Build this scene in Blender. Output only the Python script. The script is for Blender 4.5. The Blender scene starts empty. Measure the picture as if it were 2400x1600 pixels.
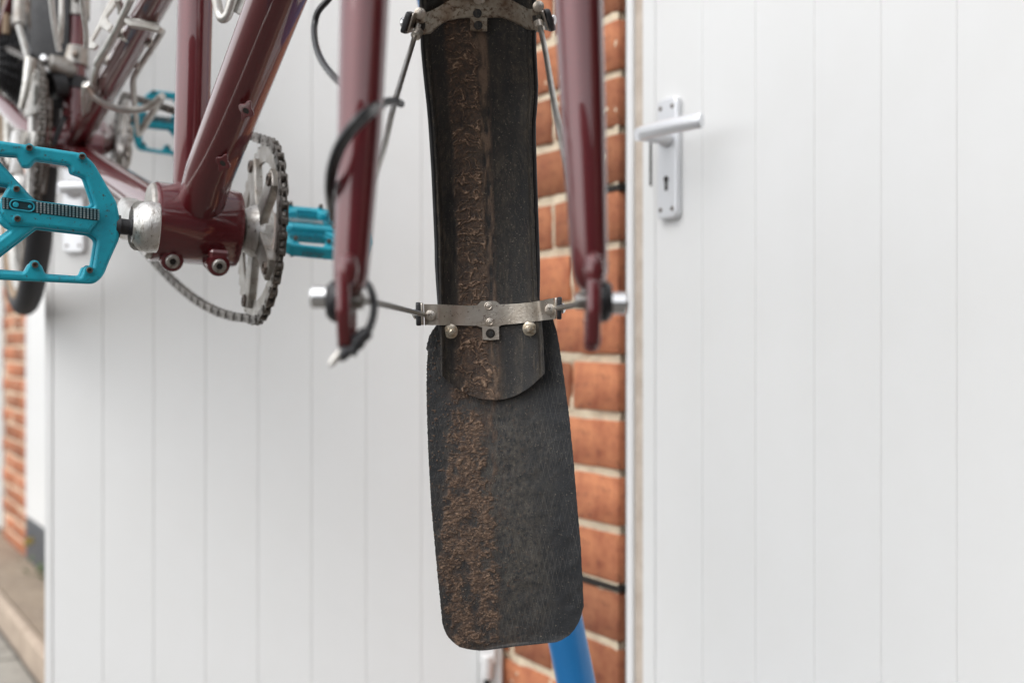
import bpy, bmesh, math, random
import numpy as np
from mathutils import Vector, Matrix
random.seed(4); RNG = np.random.default_rng(7)
scene = bpy.context.scene
COL = scene.collection
# ------------------------------------------------------------------ camera, sky, sun, exposure
CAM_H = 1.08
cam_data = bpy.data.cameras.new('camera'); cam = bpy.data.objects.new('camera', cam_data); COL.objects.link(cam)
cam.location = (0, 0, CAM_H); cam.rotation_euler = (math.pi/2, 0, 0)
cam_data.sensor_width = 36; cam_data.lens = 40.5; cam_data.clip_start = .05; cam_data.clip_end = 500
cam_data.dof.use_dof = True; cam_data.dof.focus_distance = .79; cam_data.dof.aperture_fstop = 5.8
cam_data.dof.aperture_blades = 9
scene.camera = cam
SUN_EL, SUN_AZ = math.radians(54), math.radians(-130)      # azimuth from +Y towards +X
world = bpy.data.worlds.new('World'); scene.world = world; world.use_nodes = True
wn, wl = world.node_tree.nodes, world.node_tree.links
bg = wn['Background']
sky = wn.new('ShaderNodeTexSky'); sky.sky_type = 'NISHITA'; sky.sun_disc = False
sky.sun_elevation = SUN_EL; sky.sun_rotation = SUN_AZ; sky.air_density = 1.0; sky.dust_density = 1.5; sky.ozone_density = 1.0
hs = wn.new('ShaderNodeHueSaturation'); hs.inputs['Saturation'].default_value = .10
wl.new(sky.outputs[0], hs.inputs['Color']); wl.new(hs.outputs[0], bg.inputs['Color'])
bg.inputs['Strength'].default_value = .15
sun_d = bpy.data.lights.new('sun', 'SUN'); sun_d.energy = .55; sun_d.angle = math.radians(60); sun_d.color = (1, .985, .965)
sun = bpy.data.objects.new('sun', sun_d); COL.objects.link(sun)
sdir = Vector((math.sin(SUN_AZ)*math.cos(SUN_EL), math.cos(SUN_AZ)*math.cos(SUN_EL), math.sin(SUN_EL)))
sun.rotation_euler = (-sdir).to_track_quat('-Z', 'Y').to_euler()
scene.view_settings.view_transform = 'Standard'; scene.view_settings.look = 'None'
scene.view_settings.gamma = 1; scene.view_settings.use_curve_mapping = False
scene.view_settings.exposure = 1.02
scene.render.engine = 'CYCLES'
scene.cycles.max_bounces = 8; scene.cycles.diffuse_bounces = 4; scene.cycles.glossy_bounces = 4

# ------------------------------------------------------------------ helpers
F = 2700.0
def at(px, py, Y):
    """point at depth Y that the photograph shows at (px, py)"""
    return Vector(((px-1200)/F*Y, Y, CAM_H+(800-py)/F*Y))
WM = {}
def wm(o): return WM.get(o.name, Matrix.Identity(4)) if o else Matrix.Identity(4)
def place(o, parent, M):
    COL.objects.link(o)
    if parent is not None:
        o.parent = parent
        o.matrix_local = wm(parent).inverted() @ M
    else:
        o.matrix_world = M
    WM[o.name] = M.copy()
    return o
def thing(name, loc, label, cat, group=None, rotz=0):
    o = bpy.data.objects.new(name, None); o.empty_display_size = .05
    place(o, None, Matrix.Translation(loc) @ Matrix.Rotation(rotz, 4, 'Z'))
    o['label'] = label; o['category'] = cat; o['kind'] = 'thing'
    if group: o['group'] = group
    return o
def meshdata(name, verts, faces, mat, angle=35, smooth=True):
    me = bpy.data.meshes.new(name); me.from_pydata([tuple(v) for v in verts], [], faces)
    if mat: me.materials.append(mat)
    bm = bmesh.new(); bm.from_mesh(me); bmesh.ops.recalc_face_normals(bm, faces=bm.faces); bm.to_mesh(me); bm.free()
    if smooth:
        me.polygons.foreach_set('use_smooth', [True]*len(me.polygons)); me.set_sharp_from_angle(angle=math.radians(angle))
    return me
def obj(name, me, parent=None, M=None):
    """me in world coordinates if M is None, else local coordinates placed by M"""
    o = bpy.data.objects.new(name, me)
    if M is None:
        M = Matrix.Identity(4)
        if len(me.vertices):
            c = Vector(me.vertices[0].co)
            me.transform(Matrix.Translation(-c)); M = Matrix.Translation(c)
    return place(o, parent, M)
def spline(pts, n=8):
    P = [Vector(p) for p in pts]; out = []
    for i in range(len(P)-1):
        p0 = P[max(i-1, 0)]; p1 = P[i]; p2 = P[i+1]; p3 = P[min(i+2, len(P)-1)]
        for k in range(n):
            t = k/n
            out.append(.5*((2*p1)+(-p0+p2)*t+(2*p0-5*p1+4*p2-p3)*t*t+(-p0+3*p1-3*p2+p3)*t**3))
    out.append(P[-1]); return out
def tube_vf(pts, r, seg=16, closed=False, ell=None):
    P = [Vector(p) for p in pts]; n = len(P)
    R = list(r) if hasattr(r, '__len__') else [r]*n
    V, Fc = [], []; prev = None
    for i in range(n):
        if closed: t = P[(i+1) % n]-P[i-1]
        else: t = P[min(i+1, n-1)]-P[max(i-1, 0)]
        t.normalize()
        if prev is None:
            a = Vector((0, 0, 1)) if abs(t.z) < .9 else Vector((1, 0, 0))
            nrm = t.cross(a).normalized()
        else:
            nrm = (prev-t*prev.dot(t)).normalized()
        prev = nrm; bn = t.cross(nrm)
        for k in range(seg):
            a = 2*math.pi*k/seg
            e = ell or (1, 1)
            V.append(P[i]+nrm*(math.cos(a)*R[i]*e[0])+bn*(math.sin(a)*R[i]*e[1]))
    m = n if closed else n-1
    for i in range(m):
        for k in range(seg):
            j = (i+1) % n
            Fc.append((i*seg+k, i*seg+(k+1) % seg, j*seg+(k+1) % seg, j*seg+k))
    if not closed:
        Fc.append(tuple(range(seg))); Fc.append(tuple((n-1)*seg+k for k in range(seg)))
    return V, Fc
def join(*vfs):
    V, Fc = [], []
    for v, f in vfs:
        b = len(V); V += list(v); Fc += [tuple(i+b for i in q) for q in f]
    return V, Fc
def tube(name, pts, r, mat, parent, seg=16, closed=False, ell=None):
    v, f = tube_vf(pts, r, seg, closed, ell)
    return obj(name, meshdata(name, v, f, mat), parent)
def lathe_vf(prof, seg=24, M=None):
    """prof: (x, r) along local X"""
    V, Fc = [], []
    for x, r in prof:
        for k in range(seg):
            a = 2*math.pi*k/seg; V.append(Vector((x, r*math.cos(a), r*math.sin(a))))
    for i in range(len(prof)-1):
        for k in range(seg):
            Fc.append((i*seg+k, i*seg+(k+1) % seg, (i+1)*seg+(k+1) % seg, (i+1)*seg+k))
    Fc.append(tuple(range(seg))); Fc.append(tuple((len(prof)-1)*seg+k for k in range(seg)))
    if M: V = [M @ v for v in V]
    return V, Fc
def axis(o, x, up=(0, 0, 1)):
    """matrix: origin o, local X along x, local Z near up"""
    x = Vector(x).normalized(); up = Vector(up)
    y = up.cross(x)
    if y.length < 1e-4: y = Vector((0, 1, 0)).cross(x)
    y.normalize(); z = x.cross(y)
    return Matrix(((x.x, y.x, z.x, o[0]), (x.y, y.y, z.y, o[1]), (x.z, y.z, z.z, o[2]), (0, 0, 0, 1)))
def basis(o, x, y, z):
    return Matrix(((x[0], y[0], z[0], o[0]), (x[1], y[1], z[1], o[1]), (x[2], y[2], z[2], o[2]), (0, 0, 0, 1)))
def lathe(name, prof, M, mat, parent, seg=24):
    v, f = lathe_vf(prof, seg)
    return obj(name, meshdata(name, v, f, mat), parent, M)
def box_vf(x0, x1, y0, y1, z0, z1, b=0.0):
    if b <= 0:
        V = [Vector((x, y, z)) for x in (x0, x1) for y in (y0, y1) for z in (z0, z1)]
        return V, [(0, 1, 3, 2), (4, 6, 7, 5), (0, 4, 5, 1), (2, 3, 7, 6), (0, 2, 6, 4), (1, 5, 7, 3)]
    bm = bmesh.new(); V = [bm.verts.new((x, y, z)) for x in (x0, x1) for y in (y0, y1) for z in (z0, z1)]
    for q in [(0, 1, 3, 2), (4, 6, 7, 5), (0, 4, 5, 1), (2, 3, 7, 6), (0, 2, 6, 4), (1, 5, 7, 3)]: bm.faces.new([V[i] for i in q])
    bmesh.ops.bevel(bm, geom=bm.edges[:], offset=b, segments=1, affect='EDGES', profile=.5)
    bm.verts.index_update()
    out = [v.co.copy() for v in bm.verts], [tuple(v.index for v in f.verts) for f in bm.faces]
    bm.free(); return out
def box(name, x0, x1, y0, y1, z0, z1, mat, parent, M=None, b=0.0):
    v, f = box_vf(x0, x1, y0, y1, z0, z1, b)
    return obj(name, meshdata(name, v, f, mat, 30, smooth=False), parent, M if M else Matrix.Identity(4))
def shape_me(name, outer, holes, depth, bevel, mat, res=2, dz=0):
    """flat plate with holes in local XY, thickness along Z (centred), bevelled"""
    cu = bpy.data.curves.new(name, 'CURVE'); cu.dimensions = '2D'; cu.fill_mode = 'BOTH'
    for poly in [outer]+list(holes):
        s = cu.splines.new('POLY'); s.points.add(len(poly)-1); s.use_cyclic_u = True
        for i, p in enumerate(poly): s.points[i].co = (p[0], p[1], 0, 1)
    cu.extrude = max(depth/2-bevel, 0); cu.bevel_depth = bevel; cu.bevel_resolution = res; cu.offset = -bevel
    o = bpy.data.objects.new(name+'_tmp', cu); COL.objects.link(o)
    dg = bpy.context.evaluated_depsgraph_get(); me = bpy.data.meshes.new_from_object(o.evaluated_get(dg))
    bpy.data.objects.remove(o); bpy.data.curves.remove(cu)
    me.name = name; me.materials.clear(); me.materials.append(mat)
    if dz: me.transform(Matrix.Translation((0, 0, dz)))
    me.polygons.foreach_set('use_smooth', [True]*len(me.polygons)); me.set_sharp_from_angle(angle=math.radians(35))
    return me
def circ(cx, cy, r, n=16, r2=None): return [(cx+r*math.cos(2*math.pi*k/n), cy+(r2 or r)*math.sin(2*math.pi*k/n)) for k in range(n)]
def roundpoly(pts, r, n=4):
    out = []; N = len(pts)
    for i in range(N):
        p = Vector(pts[i][:2]); a = Vector(pts[i-1][:2])-p; b = Vector(pts[(i+1) % N][:2])-p
        rr = r if len(pts[i]) < 3 else pts[i][2]
        rr = min(rr, a.length*.45, b.length*.45)
        A = p+a.normalized()*rr; B = p+b.normalized()*rr
        for k in range(n+1):
            t = k/n; out.append(tuple(A*(1-t)**2+p*2*t*(1-t)+B*t*t))
    return out
# value noise in numpy
_PERM = RNG.permutation(4096); _G = RNG.uniform(-1, 1, 4096)
def vnoise(x, y, s=0):
    xi = np.floor(x).astype(int); yi = np.floor(y).astype(int); fx = x-xi; fy = y-yi
    fx = fx*fx*fx*(fx*(fx*6-15)+10); fy = fy*fy*fy*(fy*(fy*6-15)+10)
    def h(a, b): return _G[_PERM[(_PERM[(a+s*131) % 4096]+b) % 4096]]
    return (h(xi, yi)*(1-fx)+h(xi+1, yi)*fx)*(1-fy)+(h(xi, yi+1)*(1-fx)+h(xi+1, yi+1)*fx)*fy
def fbm(x, y, o=4, s=0):
    t = 0; a = 1; w = 0
    for k in range(o):
        t = t+a*vnoise(x*2**k+17.3*k, y*2**k+5.1*k, s+k); w += a; a *= .5
    return t/w
def sstep(x, a, b):
    t = np.clip((x-a)/(b-a), 0, 1); return t*t*(3-2*t)
def grid_me(name, P, mat, thick=None, attrs=None):
    """P: (rows, cols, 3) array; thick: (rows, cols, 3) offset for a back skin"""
    r, c, _ = P.shape
    idx = np.arange(r*c).reshape(r, c)
    q = np.stack([idx[:-1, :-1], idx[:-1, 1:], idx[1:, 1:], idx[1:, :-1]], -1).reshape(-1, 4)
    V = P.reshape(-1, 3)
    if thick is not None:
        N = r*c; V = np.concatenate([V, (P+thick).reshape(-1, 3)])
        rim = np.concatenate([idx[0, :], idx[1:, -1], idx[-1, -2::-1], idx[-2:0:-1, 0]])
        nx = np.roll(rim, -1)
        q = np.concatenate([q, q[:, ::-1]+N, np.stack([nx, rim, rim+N, nx+N], -1)])
    me = bpy.data.meshes.new(name)
    me.vertices.add(len(V)); me.vertices.foreach_set('co', V.astype(np.float32).ravel())
    me.loops.add(q.size); me.loops.foreach_set('vertex_index', q.astype(np.int32).ravel())
    me.polygons.add(len(q)); me.polygons.foreach_set('loop_start', np.arange(0, q.size, 4, dtype=np.int32))
    me.polygons.foreach_set('use_smooth', np.ones(len(q), bool))
    me.update(calc_edges=True); me.validate()
    for k, A in (attrs or {}).items():
        at_ = me.attributes.new(k, 'FLOAT', 'POINT'); A = A.ravel().astype(np.float32)
        if thick is not None: A = np.concatenate([A, np.zeros_like(A)])
        at_.data.foreach_set('value', A)
    me.materials.append(mat); me.set_sharp_from_angle(angle=math.radians(70))
    return me

# ------------------------------------------------------------------ materials
def mat(name, col, rough=.5, metal=0., coat=0., coat_rough=.05, var=None, vscale=40, bump=0., bscale=200, spec=.5, detail=4, var2=None, v2scale=400, v2lo=.55, v2hi=.7, rvar=0., stretch=None, rand=0.):
    m = bpy.data.materials.new(name); m.use_nodes = True
    N, L = m.node_tree.nodes, m.node_tree.links; b = N['Principled BSDF']
    b.inputs['Base Color'].default_value = (*col, 1); b.inputs['Roughness'].default_value = rough
    b.inputs['Metallic'].default_value = metal; b.inputs['Coat Weight'].default_value = coat; b.inputs['Coat Roughness'].default_value = coat_rough
    b.inputs['Specular IOR Level'].default_value = spec
    if coat >= 1: b.inputs['Coat IOR'].default_value = 1.66
    tc = N.new('ShaderNodeTexCoord'); src = tc.outputs['Object']
    if stretch:
        mp = N.new('ShaderNodeMapping'); mp.inputs['Scale'].default_value = stretch; L.new(src, mp.inputs[0]); src = mp.outputs[0]
    out = None
    def noise(s, d=4, ro=.6):
        n = N.new('ShaderNodeTexNoise'); n.inputs['Scale'].default_value = s; n.inputs['Detail'].default_value = d; n.inputs['Roughness'].default_value = ro
        L.new(src, n.inputs['Vector']); return n
    def ramp(fac, lo, hi):
        r = N.new('ShaderNodeMapRange'); r.inputs[1].default_value = lo; r.inputs[2].default_value = hi; L.new(fac, r.inputs[0]); r.clamp = True; return r.outputs[0]
    def mix(fac, a, c):
        x = N.new('ShaderNodeMix'); x.data_type = 'RGBA'; L.new(fac, x.inputs[0])
        if isinstance(a, tuple): x.inputs[6].default_value = (*a, 1)
        else: L.new(a, x.inputs[6])
        x.inputs[7].default_value = (*c, 1); return x.outputs[2]
    cur = col
    if var:
        cur = mix(ramp(noise(vscale, detail).outputs[0], .35, .68), cur, var)
    if var2:
        cur = mix(ramp(noise(v2scale, 3, .7).outputs[0], v2lo, v2hi), cur, var2)
    if rand:
        oi = N.new('ShaderNodeObjectInfo'); h = N.new('ShaderNodeHueSaturation')
        r = N.new('ShaderNodeMapRange'); r.inputs[3].default_value = 1-rand; r.inputs[4].default_value = 1+rand; L.new(oi.outputs['Random'], r.inputs[0])
        L.new(r.outputs[0], h.inputs['Value'])
        if isinstance(cur, tuple): h.inputs['Color'].default_value = (*cur, 1)
        else: L.new(cur, h.inputs['Color'])
        cur = h.outputs[0]
    if not isinstance(cur, tuple): L.new(cur, b.inputs['Base Color'])
    if rvar:
        r = N.new('ShaderNodeMapRange'); r.inputs[3].default_value = max(rough-rvar, .02); r.inputs[4].default_value = min(rough+rvar, 1)
        L.new(noise(vscale*1.7).outputs[0], r.inputs[0]); L.new(r.outputs[0], b.inputs['Roughness'])
    if bump:
        bp = N.new('ShaderNodeBump'); bp.inputs['Strength'].default_value = bump; bp.inputs['Distance'].default_value = .001
        L.new(noise(bscale, 5, .65).outputs[0], bp.inputs['Height']); L.new(bp.outputs[0], b.inputs['Normal'])
    return m
M_paint = mat('maroon_metallic_paint', (.120, .0022, .0065), .42, .35, coat=1., coat_rough=.02, var=(.080, .0016, .004), vscale=1500, bump=.05, bscale=900, var2=(.22, .12, .09), v2scale=260, v2lo=.76, v2hi=.80)
M_alu = mat('scuffed_aluminium', (.62, .61, .58), .34, .9, var=(.40, .38, .34), vscale=120, bump=.25, bscale=900, var2=(.16, .14, .12), v2scale=700, v2lo=.62, v2hi=.72, rvar=.14)
M_alu_dirty = mat('grimy_aluminium', (.47, .455, .43), .42, .75, var=(.27, .24, .205), vscale=60, bump=.3, bscale=500, var2=(.09, .07, .05), v2scale=220, v2lo=.60, v2hi=.72, rvar=.12)
M_crank = mat('polished_crank_alloy', (.72, .71, .69), .34, .85, var=(.50, .48, .44), vscale=60, bump=.5, bscale=700, var2=(.24, .21, .18), v2scale=380, v2lo=.54, v2hi=.70, rvar=.14, stretch=(1, 1, .35))
M_steel = mat('stainless_wire', (.42, .41, .39), .30, .95, var=(.30, .28, .25), vscale=90, bump=.1, bscale=800)
M_bright = mat('bright_silver', (.82, .82, .82), .2, .95)
M_black = mat('black_plastic', (.014, .014, .016), .42, 0, bump=.15, bscale=900, var=(.03, .03, .032), vscale=100)
M_cable = mat('cable_housing', (.008, .008, .009), .34, 0, coat=.12, coat_rough=.15)
M_rubber = mat('tyre_rubber', (.022, .022, .025), .7, bump=.5, bscale=300)
M_tan = mat('tan_sidewall', (.28, .20, .13), .7, bump=.3, bscale=300)
M_chain = mat('oily_chain_steel', (.22, .20, .18), .36, .85, var=(.07, .06, .05), vscale=220, bump=.3, bscale=900, rand=.3)
M_pin = mat('dull_steel_pin', (.20, .17, .15), .45, .8, var=(.10, .07, .05), vscale=500)
M_nut = mat('zinc_nut', (.70, .65, .56), .30, .85, var=(.42, .33, .22), vscale=350)
M_teal = mat('teal_anodised_pedal', (.012, .41, .53), .42, .2, coat=.12, coat_rough=.3, var=(.010, .28, .38), vscale=50, bump=.25, bscale=1400, var2=(.05, .10, .10), v2scale=330, v2lo=.60, v2hi=.70, rvar=.1, detail=7)
M_worn = mat('worn_pedal_grip', (.22, .46, .52), .30, .6, var=(.72, .74, .74), vscale=90)
M_white = mat('white_painted_board', (.765, .768, .762), .42, 0, var=(.735, .735, .722), vscale=3.5, bump=.15, bscale=60, var2=(.60, .58, .53), v2scale=45, v2lo=.72, v2hi=.80, rvar=.06)
M_frame = mat('white_painted_frame', (.79, .79, .785), .45, 0, bump=.15, bscale=80, var2=(.5, .46, .4), v2scale=50, v2lo=.7, v2hi=.8)
M_beige = mat('beige_rebate', (.60, .52, .44), .7, 0, var=(.45, .37, .30), vscale=30, bump=.2)
M_blue = mat('blue_powder_coat', (.010, .155, .40), .36, 0, coat=.2, coat_rough=.25, var=(.012, .13, .33), vscale=9, bump=.2, bscale=250, var2=(.12, .2, .3), v2scale=90, v2lo=.7, v2hi=.78)
M_handle = mat('satin_aluminium_handle', (.76, .77, .79), .34, .6, bump=.1, bscale=500)
M_brick = mat('orange_red_brick', (.48, .19, .09), .92, 0, var=(.31, .098, .050), vscale=30, bump=1.0, bscale=170, var2=(.12, .042, .03), v2scale=80, v2lo=.56, v2hi=.74, rand=.30, detail=6)
M_mortar = mat('sandy_mortar', (.76, .64, .47), .95, 0, var=(.60, .50, .37), vscale=40, bump=1.2, bscale=300)
M_dark = mat('dark_gap', (.02, .016, .013), .9)
M_gapstrip = mat('brown_sealant', (.11, .075, .055), .8, var=(.2, .17, .14), vscale=60, stretch=(1, 1, .2))
M_slate = mat('dark_blue_grey', (.045, .055, .07), .6, var=(.09, .09, .09), vscale=12, bump=.3)
M_concrete = mat('worn_concrete', (.30, .235, .17), .9, var=(.21, .16, .12), vscale=6, bump=.8, bscale=80, var2=(.40, .33, .26), v2scale=30)
M_kerb = mat('pale_kerb_edge', (.46, .37, .29), .9, var=(.34, .27, .21), vscale=14, bump=.6, bscale=90)
M_ground = mat('grey_tarmac_and_grit', (.085, .080, .074), .95, var=(.13, .12, .105), vscale=9, bump=1., bscale=120, var2=(.06, .055, .05), v2scale=60)
M_leaf = mat('weed_leaf', (.055, .10, .03), .6, var=(.10, .13, .04), vscale=80)
M_yellow = mat('dry_leaf', (.42, .32, .09), .7)
M_roof = mat('grey_fascia', (.5, .5, .5), .6)
M_stone = mat('grit_stone', (.30, .28, .25), .9, rand=.4)

def muddy(name, base, base2, kind):
    m = bpy.data.materials.new(name); m.use_nodes = True
    N, L = m.node_tree.nodes, m.node_tree.links; b = N['Principled BSDF']
    def attr(n): a = N.new('ShaderNodeAttribute'); a.attribute_name = n; return a.outputs['Fac']
    tc = N.new('ShaderNodeTexCoord')
    def noise(s, d=4, ro=.6, sc=(1, 1, 1)):
        mp = N.new('ShaderNodeMapping'); mp.inputs['Scale'].default_value = sc; L.new(tc.outputs['Object'], mp.inputs[0])
        n = N.new('ShaderNodeTexNoise'); n.inputs['Scale'].default_value = s; n.inputs['Detail'].default_value = d; n.inputs['Roughness'].default_value = ro
        L.new(mp.outputs[0], n.inputs['Vector']); return n.outputs[0]
    def rng(f, lo, hi, a=0., c=1.):
        r = N.new('ShaderNodeMapRange'); r.inputs[1].default_value = lo; r.inputs[2].default_value = hi; r.inputs[3].default_value = a; r.inputs[4].default_value = c; L.new(f, r.inputs[0]); return r.outputs[0]
    def mix(f, a, c):
        x = N.new('ShaderNodeMix'); x.data_type = 'RGBA'; L.new(f, x.inputs[0])
        for i, v in ((6, a), (7, c)):
            if isinstance(v, tuple): x.inputs[i].default_value = (*v, 1)
            else: L.new(v, x.inputs[i])
        return x.outputs[2]
    def mul(a, c, op='MULTIPLY'):
        x = N.new('ShaderNodeMath'); x.operation = op; x.use_clamp = True; L.new(a, x.inputs[0])
        if isinstance(c, float): x.inputs[1].default_value = c
        else: L.new(c, x.inputs[1])
        return x.outputs[0]
    c = mix(rng(noise(60, 5), .35, .7), base, base2)
    # dusty film, specks and streaks
    c = mix(mul(attr('dust'), rng(noise(260 if kind == 'guard' else 420, 6, .75, (1.3, 1.3, .6) if kind == 'guard' else (.8, .8, .6)), .38, .78)), c, (.105, .084, .060) if kind == 'guard' else (.135, .118, .095))
    c = mix(mul(rng(noise(900, 2, .6), .66, .72), .75), c, (.26, .22, .17))
    c = mix(mul(rng(noise(420, 3, .6, (1.5, 1.5, .16)), .56, .72), .30 if kind == 'guard' else .05), c, (.17, .13, .09))
    mudc = mix(rng(noise(190, 6, .7), .35, .68), (.078, .046, .031), (.185, .114, .076))
    mudc = mix(attr('crest'), mudc, (.38, .26, .18))
    mudc = mix(rng(noise(1500, 2), .62, .70), mudc, (.03, .018, .012))
    mudc = mix(mul(rng(noise(1300, 2), .68, .72), .6), mudc, (.36, .26, .19))
    c = mix(attr('mud'), c, mudc)
    L.new(c, b.inputs['Base Color'])
    r = rng(attr('mud'), 0, 1, .5 if kind == 'guard' else .58, .92); L.new(r, b.inputs['Roughness'])
    b.inputs['Specular IOR Level'].default_value = .42
    bp = N.new('ShaderNodeBump'); bp.inputs['Strength'].default_value = .8; bp.inputs['Distance'].default_value = .0006
    L.new(noise(900, 5, .7), bp.inputs['Height']); nrm = bp.outputs[0]
    if kind == 'flap':
        # fine diamond scoring moulded into the rubber
        mp = N.new('ShaderNodeSeparateXYZ'); L.new(tc.outputs['Object'], mp.inputs[0])
        h = None
        for s in (.23, -.20):
            a = N.new('ShaderNodeMath'); a.operation = 'MULTIPLY_ADD'; L.new(mp.outputs['Z'], a.inputs[0]); a.inputs[1].default_value = s; L.new(mp.outputs['X'], a.inputs[2])
            f = N.new('ShaderNodeMath'); f.operation = 'MULTIPLY'; L.new(a.outputs[0], f.inputs[0]); f.inputs[1].default_value = 2*math.pi/.0036
            g = N.new('ShaderNodeMath'); g.operation = 'SINE'; L.new(f.outputs[0], g.inputs[0])
            k = rng(g.outputs[0], .93, 1.0)
            h = k if h is None else mul(h, k, 'MAXIMUM')
        h = mul(h, rng(noise(45, 3), .40, .62))
        inv = N.new('ShaderNodeMath'); inv.operation = 'SUBTRACT'; inv.inputs[0].default_value = 1.0; L.new(attr('mud'), inv.inputs[1])
        h = mul(h, inv.outputs[0])
        c2 = mix(mul(h, .5), c, (.14, .135, .125)); L.new(c2, b.inputs['Base Color'])
        bp2 = N.new('ShaderNodeBump'); bp2.inputs['Strength'].default_value = .4; bp2.inputs['Distance'].default_value = .0004
        L.new(h, bp2.inputs['Height']); L.new(nrm, bp2.inputs['Normal']); nrm = bp2.outputs[0]
    L.new(nrm, b.inputs['Normal'])
    return m
M_guard = muddy('muddy_black_guard', (.010, .010, .011), (.020, .019, .018), 'guard')
M_flap = muddy('muddy_rubber_flap', (.021, .023, .026), (.031, .032, .034), 'flap')

# ------------------------------------------------------------------ ground and garage row
E = Vector((.533, -.846, 0)).normalized()          # along the facade, towards and past the camera
NRM = Vector((-.846, -.533, 0)).normalized()       # out of the facade
O0 = Vector((.1398, 1.510, 0))                     # right-hand end of the near brick pier, at ground level
def fac(s, o, z): return O0+E*s+NRM*o+Vector((0, 0, z))
# local facade frame: X = E, Y = -NRM (into the building), Z up
FM = basis(O0, E, -NRM, (0, 0, 1))
STEP = .10
def ground():
    n = 90; g = np.concatenate([-np.geomspace(120, .3, 34), np.linspace(-.28, .28, 5), np.geomspace(.3, 120, 34)])
    X, Y = np.meshgrid(g, g+1.5)
    Z = fbm(X*1.3, Y*1.3, 4)*.006
    me = grid_me('ground', np.stack([X, Y, Z], -1), M_ground)
    o = obj('ground', me, None, Matrix.Identity(4)); o['kind'] = 'structure'
ground()
pth = thing('path', fac(-3, .5, 0), 'x', 'x')
for q in ('category', 'label'): del pth[q]
pth['kind'] = 'structure'
M_pave = mat('pale_grey_paving', (.36, .34, .30), .9, var=(.27, .25, .22), vscale=8, bump=1., bscale=120, var2=(.14, .13, .11), v2scale=50, rand=.15)
for k in range(14):
    for j in range(2):
        s_ = -8+k*.456
        v_, f_ = None, None
        bm_x = (s_+.004, s_+.452, -.260-.36*(j+1)+.004, -.260-.36*j-.004)
        PV = bpy.data.meshes.new('paving_slab'); 
        from_ = [Vector((x, y, z)) for x in bm_x[:2] for y in bm_x[2:] for z in (-.03, .012+random.uniform(-.002, .002))]
        PV.from_pydata([tuple(p) for p in from_], [], [(0, 1, 3, 2), (4, 6, 7, 5), (0, 4, 5, 1), (2, 3, 7, 6), (0, 2, 6, 4), (1, 5, 7, 3)]); PV.materials.append(M_pave)
        obj('paving_slab', PV, pth, FM)
stp = thing('pavement', fac(-3, 0, 0), 'worn brown concrete step with pale kerb edge running along the garages', 'step'); del stp['category']; del stp['label']
stp['kind'] = 'structure'
box('concrete_slab', -12, 6, -.205, 2.55, .0, STEP, M_concrete, stp, FM)
for k in range(20):
    s = -12+k*.9
    v, f = box_vf(s+.004, s+.896, -.245+random.uniform(-.002, .002), -.208, -.02, STEP+.004, .008)
    obj('kerb_stone', meshdata('kerb_stone', v, f, M_kerb, smooth=False), stp, FM)

def rough_brick(lx, ly, lz, seed):
    rnd = random.Random(seed); v, f = box_vf(0, lx, 0, ly, 0, lz, .0022)
    v = [Vector((p.x+rnd.uniform(-.0012, .0012), p.y+rnd.uniform(-.0010, .0010), p.z+rnd.uniform(-.0012, .0012))) for p in v]
    return meshdata('brick', v, f, M_brick, 60)
BR = {}
def brick_mesh(kind):
    if kind not in BR:
        L_ = {'stretcher': .215, 'header': .1025, 'bat': .148, 'half': .09}[kind]
        BR[kind] = [rough_brick(L_, .1025, .0635, hash_i) for hash_i in range(len(kind), len(kind)+5)]
    return random.choice(BR[kind])
LEN = {'stretcher': .215, 'header': .1025, 'bat': .148, 'half': .09}
Z0 = STEP; COURSE = .0752
GB = thing('garage_building', fac(-.2, 0, 0), 'row of brick garages with white boarded doors behind the bicycle', 'building')
def part(name, loc, label=None, parent=GB):
    o = bpy.data.objects.new(name, None); o.empty_display_size = .05
    place(o, parent, Matrix.Translation(loc))
    if label: o['label'] = label
    return o
def pier(name, s0, s1, label, top=2.18, plain=False, phase=0.0):
    if plain:
        return box(name, s0, s1, 0, .34, 0, top, M_brick, GB, FM)
    t = part(name, fac((s0+s1)/2, 0, 0), label)
    box('mortar_core', s0+.004, s1-.004, .0075, .34, .0, top-.002, M_mortar, t, FM)
    ss, zz_ = np.meshgrid(np.arange(s0+.004, s1-.002, .004), np.arange(Z0, top, .005))
    yy = .0030+fbm(ss/.035, zz_/.022, 4, int(abs(s0)*10)+3)*.0052+fbm(ss/.008, zz_/.008, 2, 7)*.0012
    obj('mortar_face', grid_me('mortar_face', np.stack([ss, yy, zz_], -1), M_mortar), t, FM)
    # horizon-matched course heights
    zc = CAM_H+phase
    k0 = int(math.floor((Z0-zc)/COURSE))
    for k in range(k0, int((top-zc)/COURSE)):
        z = zc+k*COURSE
        if z < Z0-.03: continue
        s = s1; first = True; even = (k % 2 == 1)
        seq = ['header'] if even else ['bat']
        while s > s0+.02:
            kind = seq[0] if first else 'stretcher'
            L_ = LEN[kind]
            if s-L_ < s0-.005: kind = 'header'; L_ = LEN[kind]
            if s-L_ < s0-.03: kind = 'half'; L_ = LEN[kind]
            if s-L_ < s0-.045: break
            obj('brick', brick_mesh(kind), t, FM @ Matrix.Translation((s-L_, random.uniform(-.0015, .0012), z+random.uniform(-.0012, .0012))))
            s -= L_+.010; first = False
    return t
P1 = pier('brick_pier', -.335, 0, 'orange red brick pier between the two white doors, behind the muddy flap', phase=-.0175)
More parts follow.
